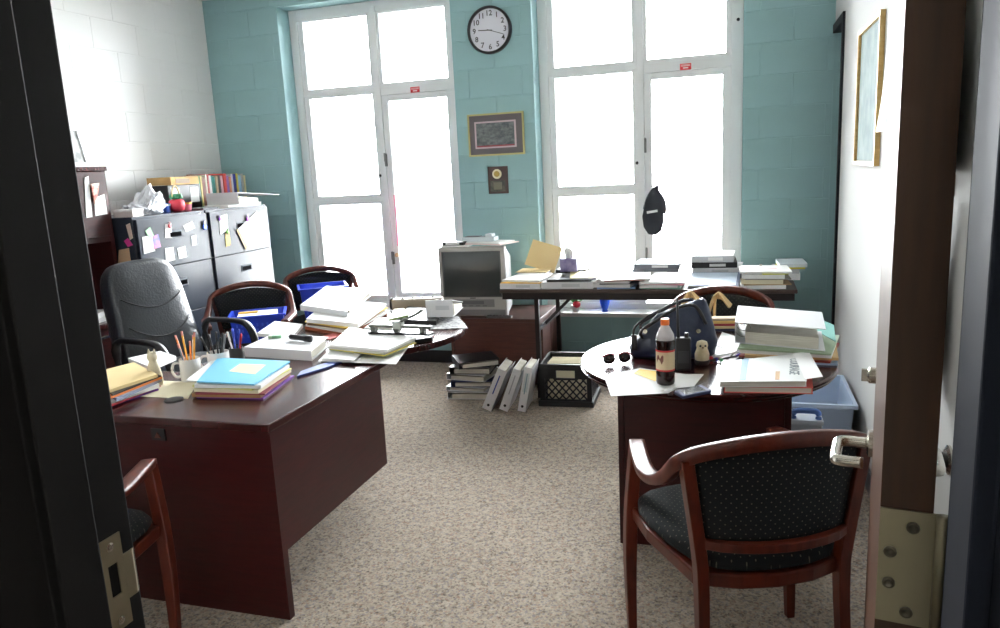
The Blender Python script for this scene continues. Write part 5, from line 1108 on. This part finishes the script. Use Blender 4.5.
B().hexa([(-.11, -.22, .003), (.12, -.22, .003), (.12, .05, .003), (-.11, .05, .003)], [(-.11, -.22, .055), (.12, -.22, .055), (.12, .05, .035), (-.11, .05, .035)]).obj('pages', PAGES, ow_)
# notes and magnets on the cabinet fronts
XF = -3.8265
def note(name, label, cat_, p4, m, x=XF, t_=.0015): return tag(on_x(p4, x, t_, name, m, None), label, cat_)
note('note', 'white note with red magnet on the nearer cabinet top drawer', 'note', [(165, 224), (171, 223), (172, 238), (165, 238)], PAPER)
note('note', 'slanted white note right of the top drawer pull on the nearer cabinet', 'note', [(183, 226), (192, 221), (195, 228), (186, 232)], PAPER)
note('note', 'pale note near the right edge of the nearer cabinet', 'note', [(191, 236), (196, 235), (197, 245), (192, 246)], C(190, 194, 200))
note('note', 'square white note below the pull on the nearer cabinet, left one', 'note', [(165, 248), (173.5, 247), (175, 260), (166, 262)], PAPER)
note('note', 'square white note below the pull on the nearer cabinet, right one', 'note', [(177, 248), (185, 246), (187, 257), (179, 259)], PAPER)
note('photo_print', 'photo card at the left edge of the nearer cabinet front', 'photo', [(142, 237), (153, 235), (155, 251), (144, 254)], PAPER)
note('photo_print', 'blue and pink picture beside the photo card on the nearer cabinet', 'photo', [(153, 236), (158, 234), (161, 247), (154, 249)], mat('blue_pink_print', (90, 90, 180), .5, rgb2=(206, 110, 140), scale=25), XF+.002)
note('note', 'pale green tag above the photo card on the nearer cabinet', 'note', [(145, 231), (150, 227), (154, 236), (149, 238)], C(150, 206, 150), XF+.002)
note('note', 'white note under the purple magnet on the corner cabinet', 'note', [(219, 216), (227, 214), (228, 230), (220, 235)], PAPER)
note('paper_sheet', 'large tilted white sheet clipped to the corner cabinet', 'paper', [(237, 230), (257, 211), (266, 231), (247, 249)], PAPER, XF+.004)
note('ribbon', 'brown ribbon along the edge of the tilted white sheet', 'ribbon', [(236.5, 230), (238, 229), (248, 248), (246, 250)], C(150, 116, 60), XF+.006)
note('figure_strip', 'yellow and brown paper figure on the corner cabinet', 'cutout', [(225, 234), (229, 231), (231, 245), (226, 247)], mat('yellow_brown_cut', (226, 196, 70), .6, rgb2=(90, 60, 40), scale=40))
def magnet(px_, c_, label, nm='magnet', big=1.0):
    v = Xp(px_, XF); t_ = thing(nm, label, 'magnet', (XF+.0032, v.y, v.z), rot=(0, PI/2, 0))
    B().lathe([(.013*big, 0), (.013*big, .006), (.009*big, .009)], (0, 0, 0), 14).obj('disc', plain(c_, .35), t_); B().box(-.026*big, -.006, -.007*big, .007*big, .002, .008).obj('grip', plain(tuple(int(x*.6) for x in c_), .35), t_)
magnet((169, 226), (190, 34, 50), 'red magnet holding a note on the nearer cabinet')
magnet((204, 227), (30, 90, 210), 'blue clip magnet at the right edge of the nearer cabinet', big=1.6)
magnet((219, 219), (130, 50, 180), 'purple magnet at the left of the corner cabinet')
magnet((247, 219), (150, 40, 190), 'violet clip magnet on the large tilted sheet', big=1.3)
magnet((227, 232), (120, 190, 70), 'green magnet above the paper figure on the corner cabinet')
YS = -1.7365
def note_y(name, label, cat_, p4, m):
    q = [Yp(p, YS) for p in p4]; return tag(B().hexa(q, [v-Vector((0, .0015, 0)) for v in q]).obj(name, m), label, cat_)
note_y('note', 'folded tan and white note on the dark cabinet side', 'note', [(126, 225), (130, 223), (133, 238), (130, 240)], C(214, 196, 180))
note_y('note', 'pink note on the dark cabinet side', 'note', [(124, 241), (128, 238), (133, 245), (128, 247)], C(206, 50, 140))
note_y('note', 'tan card low on the dark cabinet side', 'note', [(119, 250), (129, 248), (131, 262), (118, 264)], C(186, 156, 120))

# ================================================================ LOOSE SHEETS
def loose(label, px_, z, rz, curl=.02, m=None, w=.216, l=.279):
    c = Zp(px_, z); n = 8; vs = []; t_ = .0008
    for s_ in (0, 1):
        for i in range(n+1):
            u = i/n; zz_ = .001+curl*(u**3)+s_*t_
            vs += [(-w/2, -l/2+l*u, zz_), (w/2, -l/2+l*u, zz_+curl*.25*u*u)]
    o_ = 2*(n+1); fs = []
    for i in range(n):
        a = 2*i; fs += [(a, a+2, a+3, a+1), (o_+a, o_+a+1, o_+a+3, o_+a+2), (a, o_+a, o_+a+2, a+2), (a+1, a+3, o_+a+3, o_+a+1)]
    fs += [(0, 1, o_+1, o_), (2*n, o_+2*n, o_+2*n+1, 2*n+1)]
    return tag(B().add(vs, fs).obj('loose_sheet', m or PAPER, smooth=False, loc=(c.x, c.y, z), rot=(0, 0, rz)), label, 'paper')
zb = ZD+.0008
loose('loose sheet curling on the spread papers mid folding table', (616, 277), F0+.0636, .3, .03)
loose('loose sheet on the pink folder pile right of the spread papers', (664, 279), F0+.0405, -.25, .02)
